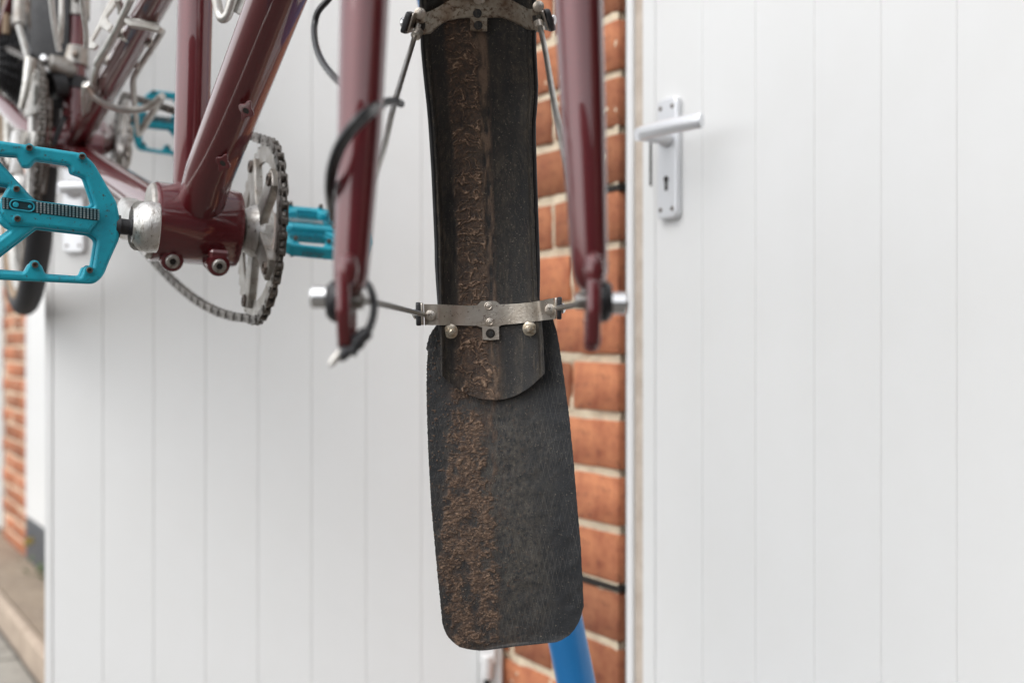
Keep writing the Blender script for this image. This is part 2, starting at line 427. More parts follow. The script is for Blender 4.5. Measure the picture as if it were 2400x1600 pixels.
# open joints where the mortar has fallen out at the pier's edge
for zz in (.7560, 1.2825):
    box('open_joint', -.10, .0035, -.0012, .02, zz-.0045, zz+.0035, M_dark, P1, FM)
P2 = pier('brick_pier', -5.05, -4.40, 'distant orange brick pier at the far left edge of the picture', phase=-.0175)
P3 = pier('brick_pier', -2.62, -2.20, 'brick pier hidden behind the opened white door', plain=True, phase=-.0175)
P4 = pier('brick_pier', 2.10, 2.42, 'brick pier at the far right end, past the closed white door', plain=True, phase=-.0175)
# closed doors ---------------------------------------------------------------
BW = .0880
def board_me(w, h):
    v, f = box_vf(.0001, w-.0001, 0, .018, 0, h, .0010)
    return meshdata('door_board', v, f, M_white, 30, smooth=False)
def handle_set(parent, M, mirror=1):
    """M: local X along the door, Y into it, Z up; origin at the plate's lower centre"""
    plate = shape_me('handle_plate', roundpoly([(-.019, 0), (.019, 0), (.019, .149), (-.019, .149)], .009, 5), [], .009, .003, M_handle, 3)
    PM = M @ Matrix.Rotation(math.pi/2, 4, 'X') @ Matrix.Translation((0, 0, .0045))
    p = obj('handle_plate', plate, parent, PM)
    # lever: round neck out of the plate, then a rounded bar along the door
    c = .100
    neck, nf = lathe_vf([(0, .0125), (.004, .0122), (.010, .0085), (.030, .0078), (.044, .0085)], 20)
    NM = Matrix.Translation((0, -.009, c)) @ Matrix.Rotation(-math.pi/2, 4, 'Z')
    neck = [NM @ v for v in neck]
    pts = [(.001*mirror, -.0490, c+.001), (.006*mirror, -.0495, c+.001), (.02*mirror, -.0505, c+.001), (.06*mirror, -.051, c+.0005), (.098*mirror, -.049, c), (.108*mirror, -.047, c)]
    bar = tube_vf(spline(pts, 4), [.0072, .0086, .0092, .0094, .0094]+[.0094]*15+[.0084], 16, ell=(.62, 1.0))
    v, f = join((neck, nf), bar)
    obj('lever', meshdata('lever', v, f, M_handle, 50), parent, M)
    kh = [(-.0022, .0350), (.0022, .0350), (.0022, .0450)]+[(.0040*math.cos(a), .0490+.0040*math.sin(a)) for a in [math.radians(x) for x in range(-50, 231, 28)]]+[(-.0022, .0450)]
    obj('keyhole', shape_me('keyhole', kh, [], .0012, .0002, M_dark), parent, PM @ Matrix.Translation((0, 0, .0048)))
    for sx in (-.011, .011):
        for sz in (.012, .137):
            lathe('screw', [(0, .0030), (.0010, .0029), (.0013, .0015)], M @ Matrix.Translation((sx, -.0085, sz)) @ Matrix.Rotation(-math.pi/2, 4, 'Z'), M_pin, parent, 10)
def door(name, s0, nb, label, z0=STEP+.03, z1=2.02, o=0.0, M=None, w0=BW, edge=.010):
    t = part(name, (M or FM) @ Vector((s0, 0, 0)), label)
    B = board_me(BW, z1-z0); MM = M or FM
    for k in range(nb):
        obj('door_board', B, t, MM @ Matrix.Translation((s0+k*BW, -o, z0)))
    box('door_ledge', s0, s0+nb*BW, .0205, .045, z0+.15, z0+.27, M_white, t, MM)
    box('door_ledge', s0, s0+nb*BW, .0205, .045, z1-.27, z1-.15, M_white, t, MM)
    return t
# right-hand closed door: narrow stile then boards
D1 = door('garage_door', .0755, 10, 'closed white boarded garage door with lever handle, right of the brick pier')
box('door_stile', .0495, .0745, -.0005, .03, STEP+.03, 2.02, M_white, D1, FM, b=.0015)
handle_set(D1, FM @ Matrix.Translation((.1075, -.0002, 1.230)))
box('lock_gap_shade', .0655, .0692, -.0016, .004, 1.080+.196, 1.080+.262, M_dark, D1, FM)  # near-black strip colours in the shade of the gap at the lock
fr = part('door_frame', fac(.02, 0, 0))
box('frame_post', .0200, .0330, -.004, .06, STEP, 2.06, M_frame, fr, FM, b=.0015)
box('rebate_strip', .0336, .0488, .001, .05, STEP, 2.05, M_beige, fr, FM)
box('sealant_strip', .0010, .0195, .010, .05, STEP, 2.06, M_gapstrip, fr, FM)
box('frame_post', 2.02, 2.09, -.004, .06, STEP, 2.06, M_frame, fr, FM, b=.002)
# far garages
D3 = door('garage_door', -4.395, 20, 'far closed white garage door above a dark plinth, seen past the open door', z0=STEP+.19)
box('door_edge_board', -4.397, -4.36, -.004, .0, STEP+.19, 2.02, M_white, D3, FM)
pl = part('door_plinth', fac(-3.5, 0, STEP))
box('plinth_board', -4.39, -2.63, -.006, .05, STEP, STEP+.185, M_slate, pl, FM, b=.004)  # dark blue-grey board filling the band below the far door
D4 = door('garage_door', -7.6, 28, None, z0=STEP+.03)
D5 = door('garage_door', -2.195, 10, None)
# weeds and dry leaves against the plinth
wv, wf = [], []
wd = thing('weed', fac(-3.95, .05, STEP), 'low green weeds growing on the step against the dark plinth', 'weeds')
for k in range(60):
    c = fac(-3.75+random.gauss(0, .22), .02+random.random()*.05, STEP+random.random()*.05)
    d = Vector((random.uniform(-1, 1), random.uniform(-1, 1), random.uniform(.1, 1))).normalized()*random.uniform(.015, .04)
    sd = d.cross(Vector((random.random(), random.random(), .2))).normalized()*.008
    b0 = len(wv); wv += [c, c+d*.5+sd, c+d, c+d*.5-sd]; wf.append((b0, b0+1, b0+2, b0+3))
obj('foliage', meshdata('foliage', wv, wf, M_leaf), wd)
for k in range(2):
    c = fac(-4.26+k*.09, .035+k*.006, STEP+.055+random.random()*.05)
    v = [c, c+Vector((.03, .012, .012)), c+Vector((.032, .0, .04)), c+Vector((.004, -.004, .034))]
    o = obj('fallen_leaf', meshdata('fallen_leaf', v, [(0, 1, 2, 3)], M_yellow)); o['label'] = ('dry yellow leaf at the foot of the dark plinth, the one nearer the brick pier', 'dry yellow leaf against the dark plinth, the one further from the brick pier')[k]; o['category'] = 'leaf'
# grit along the kerb foot
gv, gf = [], []
for k in range(900):
    s = -6+random.random()**.8*5.5; c = fac(s, .27+random.random()**2*.9, .004); r = random.uniform(.003, .011)
    b0 = len(gv)
    gv += [c+Vector(q)*r for q in ((1, 0, 0), (-.9, .2, .1), (0, 1, -.1), (.1, -1, 0), (0, .1, .8), (0, 0, -.8))]
    gf += [tuple(b0+i for i in q) for q in ((0, 2, 4), (2, 1, 4), (1, 3, 4), (3, 0, 4), (2, 0, 5), (1, 2, 5), (3, 1, 5), (0, 3, 5))]
o = obj('gravel', meshdata('gravel', gv, gf, M_stone, smooth=False)); o['kind'] = 'stuff'; o['label'] = 'loose grey grit scattered on the ground below the kerb'; o['category'] = 'gravel'
# roof over the row
# unseen dark block added behind the camera to darken reflections in the paint
hb = thing('dark_reflection_block', (4.6, -8.3, 0), 'dark block added behind the camera for the paint to reflect, outside the picture', 'added reflection block')
box('reflection_block_wall', -3.2, 7.4, -8.6, -8.0, 0, 3.3, M_slate, hb)
box('roof', -3.4, 7.6, -8.8, -7.8, 3.303, 3.7, M_slate, hb)  # top of the same added block
rf = part('roof', fac(-2, 0, 2.1))
box('lintel', -8, 5.3, .005, .10, 2.03, 2.18, M_frame, rf, FM)
box('roof_slab', -8.1, 5.4, -.06, 3.0, 2.185, 2.33, M_roof, rf, FM)
bw = part('back_wall', fac(-2, -3, 0))
box('block_wall', -8, 5.3, 2.6, 2.8, 0, 2.18, M_concrete, bw, FM)

# unseen bay, pier and dark door added past the camera to darken reflections
ob = part('open_bay', fac(1.4, 1, 0))
M_inner = mat('dark_interior_block', (.06, .055, .05), .95)
box('side_wall', .96, 1.02, .06, 2.5, 0, 2.15, M_inner, ob, FM); box('side_wall', 2.02, 2.09, .08, 2.5, 0, 2.15, M_inner, ob, FM)
D6 = door('garage_door', 2.50, 24, None)
for c_ in D6.children:
    if c_.name.startswith('door_board'): c_.data = c_.data.copy() if not c_.data.name.startswith('dark') else c_.data
dk = D6.children[0].data.copy(); dk.name = 'dark_board'; dk.materials.clear(); dk.materials.append(M_slate)
for c_ in D6.children:
    if c_.name.startswith('door_board'): c_.data = dk
P5 = pier('brick_pier', 4.65, 5.3, 'last brick pier of the row, outside the picture', plain=True, phase=-.0175)
# opened door leaf -------------------------------------------------------------
HP = Vector((-.0150, 1.740, 0)); LD = Vector((-.985, .174, 0)).normalized()
LN = Vector((-.174, -.985, 0)).normalized()
LM = basis(HP, LD, -LN, (0, 0, 1))
D2 = door('garage_door', .0370, 8, 'opened white garage door leaf of vertical boards, left of the brick pier', z0=.16, z1=2.04, M=LM)
box('door_stile', .0005, .0362, -.0005, .030, .16, 2.04, M_white, D2, LM, b=.0015)
box('door_stile', .7418, .7560, -.0005, .036, .16, 2.04, M_white, D2, LM, b=.0015)
handle_set(D2, LM @ Matrix.Translation((.700, -.0002, 1.222)), mirror=-1)
# drop bolt at the hinge side foot
bolt = lathe('drop_bolt_housing', [(0, .007), (.002, .0085), (.032, .0085), (.034, .0078)], axis(LM @ Vector((.021, -.010, .608)), (0, 0, -1), (0, 1, 0)), M_frame, D2, 16)
lathe('bolt_rod', [(0, .0048), (.30, .0048), (.302, .003)], axis(LM @ Vector((.021, -.011, .575)), (0, 0, -1), (0, 1, 0)), M_black, D2, 12)
box('bolt_keeper', .008, .034, -.010, -.001, .595, .634, M_frame, D2, LM, b=.002)
box('bolt_keeper', .008, .034, -.004, -.001, .640, .66, M_frame, D2, LM, b=.001)

# ------------------------------------------------------------------ blue stand
SX0, SX1 = Vector((-.1610, 1.12, CAM_H+.76)), Vector((.2130, 1.12, .012))
st = thing('repair_stand', (SX1.x, SX1.y, 0), 'blue tubular bicycle stand leaning behind the muddy flap', 'bicycle stand')
tube('stand_pole', [SX0, SX1], .0188, M_blue, st, 28)
lathe('rubber_foot', [(0, .021), (.05, .021), (.06, .017)], axis(SX1+Vector((-.028, 0, .06)), SX1-SX0), M_black, st, 20)
tube('clamp_arm', [SX0+Vector((.0, 0, -.05)), Vector((-.25, 1.06, CAM_H+.70))], .014, M_blue, st, 20)
tube('stand_leg', [SX0*.35+SX1*.65, Vector((.75, 1.02, .01))], .014, M_blue, st, 16)
tube('stand_leg', [SX0*.35+SX1*.65, Vector((.10, .62, .01))], .012, M_blue, st, 16) if False else None

# ------------------------------------------------------------------ tandem bicycle
AX = Vector((-.423, .906, 0))                     # rearwards, horizontal
up_ = Vector((0, 0, 1))
A = Vector((-.410, .878, .245)).normalized()      # rearwards along the pitched frame
B = Vector((.904, .422, -.058)); B = (B-A*B.dot(A)).normalized()   # rider's left (picture right)
U = B.cross(A).normalized()                       # up in the frame
C1 = at(457, 528, 1.0); C2 = at(171, 350, 1.52); RA = at(58, 205, 1.86); H0 = Vector((-.020, .525, CAM_H+.37))
AXC = Vector((-.0185, .475, CAM_H+.0168))         # front axle centre
bike = thing('tandem_bicycle', (C1.x, C1.y, 0), 'maroon tandem bicycle with front wheel removed, teal pedals and muddy black front mudguard', 'bicycle')
S1T = at(458, 0, 1.005)+Vector((.006, .02, .36)); S2T = at(179, 0, 1.545)+Vector((.006, .03, .30))
HT = H0+Vector((.004, .025, .16))
# frame tubes
tube('seat_tube', [C1+A*.012, at(447, 420, .998), at(458, 0, 1.005), S1T], .0150, M_paint, bike, 40)
dt = tube('down_tube', [C1+U*.006-A*.004, at(493, 400, .955), at(648, 0, .835), H0+Vector((0, .012, .02))], [.0195, .0200, .0203, .0205], M_paint, bike, 48)
tube('boom_tube', [C1+A*.01-U*.004, C2-U*.006], .0185, M_paint, bike, 32, ell=(1.08, .95))
tube('lateral_tube', [C2, H0+Vector((-.005, .02, .05))], .0140, M_paint, bike, 28)
st2 = tube('seat_tube', [C2, at(179, 0, 1.545), S2T], .0145, M_paint, bike, 32)
tube('top_tube', [HT+Vector((0, 0, -.03)), S1T+Vector((0, 0, -.05)), S2T+Vector((0, 0, -.05))], .0143, M_paint, bike, 24)
tube('head_tube', [H0, HT], .0185, M_paint, bike, 32)
tube('seat_post', [S1T, S1T+Vector((-.01, .02, .10))], .0136, M_alu, bike, 24)
tube('seat_post', [S2T, S2T+Vector((-.01, .02, .10))], .0136, M_alu, bike, 24)
for sg in (-1, 1):
    tube('chainstay', spline([C2+B*(.02*sg)+A*.02, C2+B*(.055*sg)+A*.12+U*.012, RA+B*(.062*sg)-A*.02], 6), [.013]*4+[.012]*5+[.009]*4, M_paint, bike, 20)
    tube('seat_stay', [RA+B*(.062*sg), S2T+B*(.02*sg)+Vector((0, 0, -.06))], .0075, M_paint, bike, 16)
# weld fillet where the tubes meet the shell
# bottle cage bosses on the down tube
for (px, py, Y) in ((574, 262, .895), (520, 385, .937)):
    c = at(px, py, Y-.0190)
    nrm = (Vector((0, 0, CAM_H))-c).normalized()
    nrm = Vector((-.05, -1, -.25)).normalized()
    axd = (at(648, 0, .835)-at(493, 400, .955)).normalized()
    nrm = (nrm-axd*nrm.dot(axd)).normalized(); xx = axd.cross(nrm)
    star = []
    for k in range(24):
        a = 2*math.pi*k/24; r = .0068*(.62+.38*abs(math.cos(2*(a)))**2.2); star.append((r*math.cos(a), r*1.5*math.sin(a)))
    bs = obj('bottle_boss', shape_me('bottle_boss', star, [circ(0, 0, .0028, 14)], .0018, .0007, M_paint, 3), dt, basis(c-nrm*.0022, xx, axd, nrm))
    lathe('boss_hole', [(0, .0028), (.0006, .0027)], axis(c+nrm*.0001-Vector((0, 0, 0)), nrm), M_dark, bs, 14) if False else None
    obj('threaded_rim', meshdata('threaded_rim', *lathe_vf([(0, .0034), (.0010, .0034), (.0010, .0026), (0, .0026)], 18), M_paint), dt, axis(c-nrm*.0024, nrm))
    lathe('boss_hole', [(0, .0027), (.0004, .0027)], axis(c-nrm*.0020, nrm), M_dark, dt, 14)
# bottom bracket shells
def shell(C, name, r=.0338, w=.074):
    prof = [(-w/2, r-.004), (-w/2+.0006, r-.0004), (-w/2+.003, r+.0004), (-w/2+.0062, r), (w/2-.004, r), (w/2-.001, r-.0008), (w/2, r-.004), (w/2, r-.008)]
    prof = [(-w/2+.016, r-.012), (-w/2+.010, r-.0055), (-w/2+.001, r-.0038)]+prof[1:]
    return lathe(name, prof, axis(C, B, U), M_paint, bike, 56)
sh1 = shell(C1, 'bottom_bracket_shell'); sh2 = shell(C2, 'bottom_bracket_shell', .026)
lathe('bearing_cup', [(-.041, .020), (-.0405, .0300), (-.0385, .0325), (-.0355, .0325), (-.0350, .029), (-.028, .029)], axis(C1, B, U), M_alu_dirty, sh1, 40)
lathe('axle_spindle', [(.0, .0125), (.0355, .0125), (.036, .0150), (.047, .0150), (.049, .011), (.062, .011)], axis(C1, B, U), M_black, sh1, 28)
lathe('bearing_cup', [(.0345, .024), (.0375, .024), (.0385, .015)], axis(C1, B, U), M_alu_dirty, sh1, 32)
lathe('axle_spindle', [(-.062, .0105), (-.04, .0125), (0, .0125)], axis(C1, B, U), M_black, sh1, 24)
# pinch lugs with allen bolts under the shell
for (px, py) in ((404.5, 612), (513.6, 623)):
    c0 = at(px, py, .974)
    d = A
    v1, f1 = lathe_vf([(0, .0062), (.0010, .0092), (.004, .0098), (.0135, .0098), (.016, .0085)], 28, axis(c0, d, U))
    v2, f2 = lathe_vf([(.0190, .0085), (.0205, .0098), (.033, .0098), (.0355, .0080)], 28, axis(c0, d, U))
    # web from the lug up into the shell
    vb, fb = box_vf(.0015, .0150, -.0080, .0080, .000, .013, .002); MM = axis(c0, d, U); vb = [MM @ x for x in vb]
    vc, fc_ = box_vf(.0195, .034, -.0080, .0080, .000, .013, .002); vc = [MM @ x for x in vc]
    lug = obj('pinch_lug', meshdata('pinch_lug', *join((v1, f1), (v2, f2), (vb, fb), (vc, fc_)), M_paint), sh1)
    ring = [(-.0016, .0028), (-.0030, .0030), (-.0030, .0050), (-.0022, .0058), (.0006, .0060)]
    lathe('pinch_bolt', ring, axis(c0, d, U), M_alu_dirty, sh1, 24)
    lathe('hex_socket', [(-.00165, .0029), (-.0012, .0029)], axis(c0, d, U), M_dark, sh1, 6)

# ---- cranks
def crank(root, end, side, name='crank_arm', parent=None):
    """side -1: picture left, +1: picture right. Loft from spindle boss to pedal boss."""
    d = (end-root); n = 14; V, Fc = [], []; dn = d.normalized(); b = (B-dn*B.dot(dn)).normalized(); w = dn.cross(b)
    seg = 20
    for i in range(n+1):
        t = i/n; c = root+d*(t*.97)
        hw = .0175-.006*math.sin(math.pi*min(t*1.05, 1))+.0005   # half height
        ht = .0105-.0035*math.sin(math.pi*t)
        for k in range(seg):
            a = 2*math.pi*k/seg; ca, sa = math.cos(a), math.sin(a)
            ca = math.copysign(abs(ca)**.6, ca); sa = math.copysign(abs(sa)**.6, sa)
            V.append(c+b*(ht*ca)+w*(hw*sa))
    for i in range(n):
        for k in range(seg): Fc.append((i*seg+k, i*seg+(k+1) % seg, (i+1)*seg+(k+1) % seg, (i+1)*seg+k))
    Fc.append(tuple(range(seg))); Fc.append(tuple(n*seg+k for k in range(seg)))
    r1 = lathe_vf([(-.0110, .0140), (-.0095, .0165), (-.002, .0170), (.003, .0160), (.005, .0120)], 32, axis(root, b*side, w))
    r2 = lathe_vf([(-.0105, .0162), (-.0097, .0178), (-.004, .0183), (.001, .0176), (.004, .0155), (.0062, .0128), (.0078, .0120)], 36, axis(end, b*side, w))
    return obj(name, meshdata(name, *join((V, Fc), r1, r2), M_crank, 50), bike)
E1 = at(337, 531, .823); R1 = C1-B*.055; Vc = E1-R1
E1r = C1+B*.075-Vc; R1r = C1+B*.066
crank(R1, E1, -1); crank(R1r, E1r, 1)
Vd = Vector((.055, -.138, -.078))
E2 = C2-B*.066+Vd; E2r = C2+B*.066-Vd
crank(C2-B*.066, E2, -1); crank(C2+B*.064, E2r, 1)
# ---- pedals. outline in photo-zoom units -> metres
K = 8.45e-5
ROT = math.radians(3.3)
def zp(x, y):
    u = (x-450)*K; v = -(y-710)*K
    return (u*math.cos(ROT)-v*math.sin(ROT), u*math.sin(ROT)+v*math.cos(ROT))
outer = [(-150, 110), (640, 182, 55), (730, 250, 60), (800, 375), (912, 570), (938, 700), (932, 880), (862, 1045), (812, 1180, 60), (742, 1252, 60), (350, 1240), (-150, 1225), (-230, 1120, 60), (-320, 880), (-335, 640), (-300, 400), (-240, 190, 60)]
wA = [(-135, 235), (148, 240), (190, 330, 30), (250, 322, 30), (290, 262), (550, 285, 20), (565, 352, 20), (668, 385, 20), (742, 612, 20), (700, 632), (300, 600), (250, 560), (0, 275), (-70, 250)]
wB = [(290, 802), (705, 838, 20), (762, 880, 30), (728, 1112, 20), (660, 1118, 20), (632, 1195, 20), (362, 1182, 20), (335, 1110, 20), (285, 1078, 20), (232, 1100, 20), (200, 1165, 20), (-60, 1150, 20), (-10, 1060)]
wC = [(-10, 470), (88, 480), (45, 560), (14, 640), (14, 770), (60, 815), (100, 835), (-10, 930), (-150, 1050), (-215, 880), (-225, 640), (-190, 430), (-120, 330)]
def poly(P, r=16): return [zp(*q) for q in roundpoly([(p[0], p[1]) + ((p[2],) if len(p) > 2 else ()) for p in P], r, 4)]
ped_me = shape_me('pedal_body', poly(outer, 22), [poly(wA), poly(wB), poly(wC)], .0135, .0022, M_teal, 3)
def shrink(P, f):
    c = Vector((sum(p[0] for p in P)/len(P), sum(p[1] for p in P)/len(P)))
    return [tuple(c+(Vector(p)-c)*f) for p in P]
ledge_me = shape_me('inner_ledge', shrink(poly(outer, 22), .975), [shrink(poly(wA), .93), shrink(poly(wB), .93), shrink(poly(wC), .93)], .0062, .0014, M_teal, 2)
spine_o = [(30, 570), (100, 575), (265, 578), (290, 600), (765, 640), (780, 720), (700, 835), (290, 800), (100, 800), (25, 700)]
spine_me = shape_me('pedal_spine', poly(spine_o, 20), [], .0190, .003, M_teal, 3)
M_grip = mat('grimy_grip_base', (.012, .045, .055), .6, .3)
strip_o = [(40, 572), (768, 634), (764, 730), (40, 664)]
recess_me = shape_me('grip_strip', poly(strip_o, 6), [], .0006, .0002, M_grip, 1)
kv, kf = [], []
for i in range(27):
    for j in range(5):
        x = 52+i*27.4; y = 584+j*17.5+(x-40)*.084
        if 85 < x < 292: continue
        u, v = zp(x, y); h = .0010
        b0 = len(kv); w = .00064; tpx = .0004
        kv += [Vector((u-w, v-w, 0)), Vector((u+w, v-w, 0)), Vector((u+w, v+w, 0)), Vector((u-w, v+w, 0)), Vector((u-tpx, v-tpx, h)), Vector((u+tpx, v-tpx, h)), Vector((u+tpx, v+tpx, h)), Vector((u-tpx, v+tpx, h))]
        kf += [tuple(b0+q for q in t) for t in ((4, 5, 6, 7), (0, 1, 5, 4), (1, 2, 6, 5), (2, 3, 7, 6), (3, 0, 4, 7))]
knurl_me = meshdata('knurling', kv, kf, M_worn, smooth=False)
def oval(cx, cy, L_, R_, n=10):
    o = []
    for k in range(n+1): a = -math.pi/2+math.pi*k/n; o.append((cx+L_+R_*math.cos(a), cy+R_*math.sin(a)))
    for k in range(n+1): a = math.pi/2+math.pi*k/n; o.append((cx-L_+R_*math.cos(a), cy+R_*math.sin(a)))
    return o
ec = zp(187, 633)
def _sh(P): return [(ec[0]+p[0]*math.cos(-.05)-p[1]*math.sin(-.05), ec[1]+p[0]*math.sin(-.05)+p[1]*math.cos(-.05)) for p in P]
emb1 = shape_me('emblem', _sh(oval(0, 0, .0044, .0037)), [_sh(oval(0, 0, .0044, .0027))], .0012, .0003, M_teal, 2)
emb2 = shape_me('emblem_dot', _sh(circ(-.0040, 0, .0019, 18)), [], .0014, .0005, M_teal, 2)
emb3 = shape_me('emblem_dot', _sh(circ(.0048, 0, .0012, 14)), [], .0012, .0004, M_teal, 2)
pin_me = meshdata('pin', *lathe_vf([(-.001, .0021), (.0044, .0021), (.0048, .0019), (.0048, .0012), (.0032, .0011)], 14), M_pin)
washer_me = meshdata('pin_seat', *lathe_vf([(0, .0032), (.0008, .0031), (.0011, .0022)], 18), M_teal)
PINS = [(240, 172), (637, 215), (145, 505), (152, 740), (283, 1103), (698, 1135), (-130, 175), (-120, 1160)]
TXT = {}
def pedal(o, X, Y_, Z_, label=None, text=False):
    """o: centre; X inboard direction; Y_ up in the platform; Z_ platform normal"""
    M = basis(o, X, Y_, Z_)
    body = obj('pedal', ped_me, bike, M)
    if label: body['label'] = label
    obj('pedal_spine', spine_me, body, M); obj('inner_ledge', ledge_me, body, M)
    for sgn in (1, -1):
        S = M if sgn == 1 else M @ Matrix.Diagonal((1, 1, -1, 1))
        obj('grip_strip', recess_me, body, S @ Matrix.Translation((0, 0, .0096)))
        o_ = obj('knurling', knurl_me, body, S @ Matrix.Translation((0, 0, .0098)))
        obj('emblem', emb1, body, S @ Matrix.Translation((0, 0, .0102))); obj('emblem_dot', emb2, body, S @ Matrix.Translation((0, 0, .0102))); obj('emblem_dot', emb3, body, S @ Matrix.Translation((0, 0, .0102)))
        for p in PINS:
            u, v = zp(*p); zt = .0093 if p[0] in (145, 152) else .0067
            PM = S @ Matrix.Translation((u, v, zt)) @ Matrix.Rotation(-math.pi/2, 4, 'Y')
            obj('pin', pin_me, body, PM); obj('pin_seat', washer_me, body, PM)
    u, v = zp(935, 765)
    lathe('pedal_axle', [(u-.002, .0075), (u+.001, .0080), (u+.0015, .0058), (u+.007, .0056), (u+.0072, .0060), (u+.0088, .0062), (u+.0092, .0088), (u+.0122, .0095), (u+.0125, .0070), (u+.02, .0070)], M @ Matrix.Translation((0, v, 0)), M_black, body, 20)
    u2, v2 = zp(30, 690)
    lathe('end_cap', [(u2-.012, .004), (u2-.0115, .0062), (u2, .0066)], M @ Matrix.Translation((0, v2, 0)), M_black, body, 16)
    return body, M
P0 = at(132, 509, .797)
yv = (up_-B*up_.dot(B)).normalized(); zv = B.cross(yv)
# platform faces the camera: its normal is -A-ish
def rot_about(axis_, ang, v): return Matrix.Rotation(ang, 3, axis_) @ v
y1 = rot_about(B, math.radians(4), yv); z1 = B.cross(y1)
if z1.y > 0: z1 = -z1
pedal(P0, B, y1, B.cross(y1), 'teal pedal nearest the camera, cut by the left edge')
# captain's other pedal, seen nearly edge on: inboard direction is -B
cR = E1r+B*.062
Xr = -B; y2 = rot_about(B, math.radians(-56), yv); pb, pm = pedal(cR, Xr, y2, Xr.cross(y2), 'teal pedal seen edge on behind the fork blade')
y3 = rot_about(B, math.radians(6), yv); pedal(E2r+B*.058, -B, y3, (-B).cross(y3), 'dark teal rear pedal beyond the seat tube')
pedal(E2-B*.058, B, y1, B.cross(y1))
# worn lettering on the edge of the second pedal
fc = bpy.data.curves.new('lettering', 'FONT'); fc.body = 'stamp'; fc.size = .017; fc.extrude = .0002; fc.align_x = 'CENTER'; fc.align_y = 'CENTER'; fc.shear = .15
fo = bpy.data.objects.new('lettering_tmp', fc); COL.objects.link(fo); dg = bpy.context.evaluated_depsgraph_get()
fme = bpy.data.meshes.new_from_object(fo.evaluated_get(dg)); bpy.data.objects.remove(fo)
fme.materials.clear(); M_ltr = mat('worn_lettering', (.045, .13, .155), .6, .2, var=(.10, .10, .09), vscale=200); fme.materials.append(M_ltr)
EDGE_N = -pm.col[1].xyz
if EDGE_N.y > 0: EDGE_N = -EDGE_N
ex = B.copy(); ey = EDGE_N.cross(ex)
if ey.z < 0: ey = -ey; 
oc = pm @ Vector((0, 0, 0))+EDGE_N*.0465+B*-.006
obj('lettering', fme, pb, basis(oc, ex, ey, ex.cross(ey)) @ Matrix.Scale(.55, 4))

# ---- chainrings
def ring_me(name, R_, teeth, r_in, matx, th=.003):
    o = []
    for k in range(teeth):
        for dr, da in ((-.0035, 0), (.0008, .36), (.0008, .60), (-.0035, .96)):
            a = 2*math.pi*(k+da)/teeth; o.append(((R_+dr)*math.cos(a), (R_+dr)*math.sin(a)))
    return shape_me(name, o, [circ(0, 0, r_in, 64)], th, .0005, matx, 1)
def spider_me(name, r_hub, r_bolt, matx):
    o = []
    for k in range(5):
        a0 = 2*math.pi*k/5
        for r, da in ((r_hub, -.58), (r_hub*1.35, -.34), (r_bolt-.009, -.20), (r_bolt+.004, -.15), (r_bolt+.0065, 0), (r_bolt+.004, .15), (r_bolt-.009, .20), (r_hub*1.35, .34)):
            o.append((r*math.cos(a0+da), r*math.sin(a0+da)))
    return shape_me(name, o, [], .0078, .0018, matx, 3)
def BM(c): return basis(c, A, U, A.cross(U))
RC1 = C1+B*.0570; RR = .0800
r1 = obj('chainring', ring_me('chainring', RR, 40, .0615, M_alu_dirty), bike, BM(RC1) @ Matrix.Rotation(.05, 4, 'Z'))
SPR = Matrix.Rotation(math.radians(200), 4, 'Z')
sp = obj('chainring_spider', spider_me('chainring_spider', .022, .0640, M_alu_dirty), bike, BM(RC1-B*.0025) @ SPR)
lathe('spider_hub', [(-.017, .0150), (-.016, .0180), (-.010, .0215), (-.002, .0260), (.006, .0250), (.012, .0150)], axis(RC1+B*.000, B, U), M_crank, sp, 36)
cb_v = lathe_vf([(-.0055, .0030), (-.0065, .0034), (-.0065, .0052), (-.0055, .0058), (-.0016, .0058)], 20)
cb_me = meshdata('chainring_bolt', *cb_v, M_pin)
for k in range(5):
    a = 2*math.pi*k/5+math.radians(200); c = RC1+A*(.0640*math.cos(a))+U*(.0640*math.sin(a))
    obj('chainring_bolt', cb_me, r1, axis(c-B*.0020, B, U))
    ax2 = RC1+A*(.044*math.cos(a))+U*(.044*math.sin(a))
    lathe('spider_boss', [(-.0070, .0045), (-.0065, .0062), (.0, .0066)], axis(ax2+B*.001, B, U), M_alu_dirty, sp, 18)
RC2 = C2+B*.0600
r2 = obj('chainring', ring_me('chainring', RR, 40, .058, M_alu_dirty), bike, BM(RC2))
sp2 = obj('chainring_spider', spider_me('chainring_spider', .026, .058, M_alu_dirty), bike, BM(RC2+B*.004))
# triple on the far side of the second bracket
for k, (rr_, off) in enumerate(((.104, .046), (.086, .039), (.062, .032))):
    obj('chainring', ring_me('chainring', rr_, int(rr_*490), rr_*.78, (M_alu_dirty, M_pin, M_pin)[k]), bike, BM(C2-B*off))
obj('chainring_spider', spider_me('chainring_spider', .030, .078, M_crank), bike, BM(C2-B*.050) @ Matrix.Rotation(.5, 4, 'Z'))
